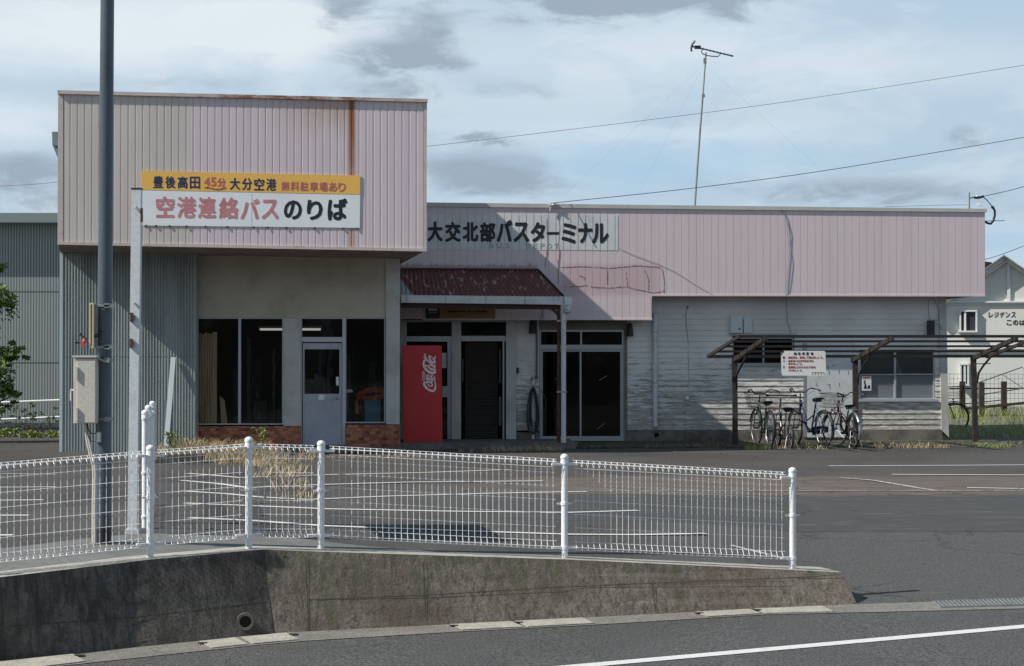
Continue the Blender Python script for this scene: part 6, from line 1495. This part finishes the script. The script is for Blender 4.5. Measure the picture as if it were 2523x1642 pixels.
def weed(px, py, h, label, seed, m='leaf_bright'):
    q = GP(px, py); r_ = empty('weed', q, 0, label, 'weed'); rnd = random.Random(seed); g = MB()
    for k in range(4): g.tube([(0, 0, 0), (rnd.uniform(-.08, .08), 0, h*.6), (rnd.uniform(-.12, .12), rnd.uniform(-.05, .05), h*rnd.uniform(.85, 1))], .005, 4)
    g.build('stem', M['bark'], r_); g = MB()
    for k in range(150): z = rnd.uniform(.1, 1)**.8*h; leaf(g, Vector((rnd.gauss(0, .07), rnd.gauss(0, .07), z)), rnd.uniform(.018, .04), rnd)
    g.build('leaves', M[m], r_)
weed(425, 1115, .38, 'green weed growing beside the leaning pale plank', 1); weed(648, 1132, .52, 'tall green weed growing in the dry grass before the bricks', 2)
g = MB(); q = GP(445, 1140); g.box(-.42, .36, -.1, .12, -.02, .14, org=q*0)
o = g.build('stone_block', M['wall_dark'], bevel=.01); o.location = q; tag(o, 'dark stone block lying low in the dry grass left of the bricks', 'stone')
# scattered bits of litter on the lot
rnd = random.Random(12); g = MB()
for _ in range(170):
    px, py = rnd.uniform(1100, 2520), 1106+rnd.random()**2*32; q = GP(px, py, zl, .012); s = rnd.uniform(.005, .016); a = rnd.uniform(0, pi)
    g.box(-s, s, -s*.7, s*.7, -.005, .006, rot=Matrix.Rotation(a, 3, 'Z'), org=q)
for _ in range(60):
    px, py = rnd.uniform(500, 1900), rnd.uniform(1150, 1320); q = GP(px, py, zl, .008); s = rnd.uniform(.006, .02); g.box(-s, s, -s*.7, s*.7, -.004, .004, org=q)
tag(g.build('leaf_litter', M['platform']), 'dry leaf litter and grit scattered on the asphalt', 'litter', kind='stuff')

# unseen bank added behind the viewpoint to shade low sky and darken window glass
g = MB(); vs = []; rnd = random.Random(77)
for i in range(61):
    x = -90+i*3
    for j in range(7): y = -14-j*4; vs.append((x+rnd.uniform(-.8, .8), y, -.9+(0, 3.2, 5.2, 6.5, 7.5, 8, 8.2)[j]*(1+.25*sin(i*.7)+.12*rnd.uniform(-1, 1))))
g.add(vs, [(i*7+j, (i+1)*7+j, (i+1)*7+j+1, i*7+j+1) for i in range(60) for j in range(6)]); tag(g.build('added_dark_bank', M['added_dark_bank']), kind='structure')

# ================================================================== every far-apart piece becomes a part of its own
import numpy as np
def split_pieces(o):
    me = o.data; nv = len(me.vertices)
    if nv == 0 or nv > 60000: return
    par = list(range(nv))
    def find(a):
        while par[a] != a: par[a] = par[par[a]]; a = par[a]
        return a
    for p_ in me.polygons:
        v0 = find(p_.vertices[0])
        for w_ in p_.vertices[1:]:
            w_ = find(w_)
            if w_ != v0: par[w_] = v0
    roots = np.array([find(i) for i in range(nv)]); ids, isl = np.unique(roots, return_inverse=True); k = len(ids)
    if k < 2 or k > 1500: return
    co = np.empty(nv*3, dtype=np.float32); me.vertices.foreach_get('co', co); co = co.reshape(nv, 3)
    lo = np.full((k, 3), np.inf); hi = np.full((k, 3), -np.inf); np.minimum.at(lo, isl, co); np.maximum.at(hi, isl, co)
    size = (hi-lo).max(1); gap = np.maximum(0, np.maximum(lo[:, None]-hi[None], lo[None]-hi[:, None]))
    near = np.sqrt((gap**2).sum(2)) <= np.maximum(.02, .5*np.maximum(size[:, None], size[None]))
    q = list(range(k))
    def f2(a):
        while q[a] != a: a = q[a]
        return a
    for a, c in zip(*np.nonzero(np.triu(near, 1))):
        a, c = f2(a), f2(c)
        if a != c: q[c] = a
    pc = np.array([f2(i) for i in range(k)]); pieces = np.unique(pc)
    if len(pieces) < 2 or len(pieces) > 40: return
    vp = pc[isl]; polys = [(tuple(p_.vertices), p_.material_index, p_.use_smooth) for p_ in me.polygons]; mats = list(me.materials); old = me
    for n_, pid in enumerate(pieces):
        sel = np.nonzero(vp == pid)[0]; mp = {int(v_): i_ for i_, v_ in enumerate(sel)}; pl = [x_ for x_ in polys if vp[x_[0][0]] == pid]
        nm = bpy.data.meshes.new(o.name.split('.')[0]); nm.from_pydata([tuple(co[v_]) for v_ in sel], [], [tuple(mp[i_] for i_ in x_[0]) for x_ in pl])
        for m_ in mats: nm.materials.append(m_)
        nm.polygons.foreach_set('material_index', [x_[1] for x_ in pl]); nm.polygons.foreach_set('use_smooth', [x_[2] for x_ in pl]); nm.update()
        if n_ == 0: o.data = nm
        else: c = o.copy(); c.data = nm; COL.objects.link(c)
for o in list(bpy.data.objects):
    if o.type == 'MESH' and o.parent is not None and o.get('kind') is None: split_pieces(o)
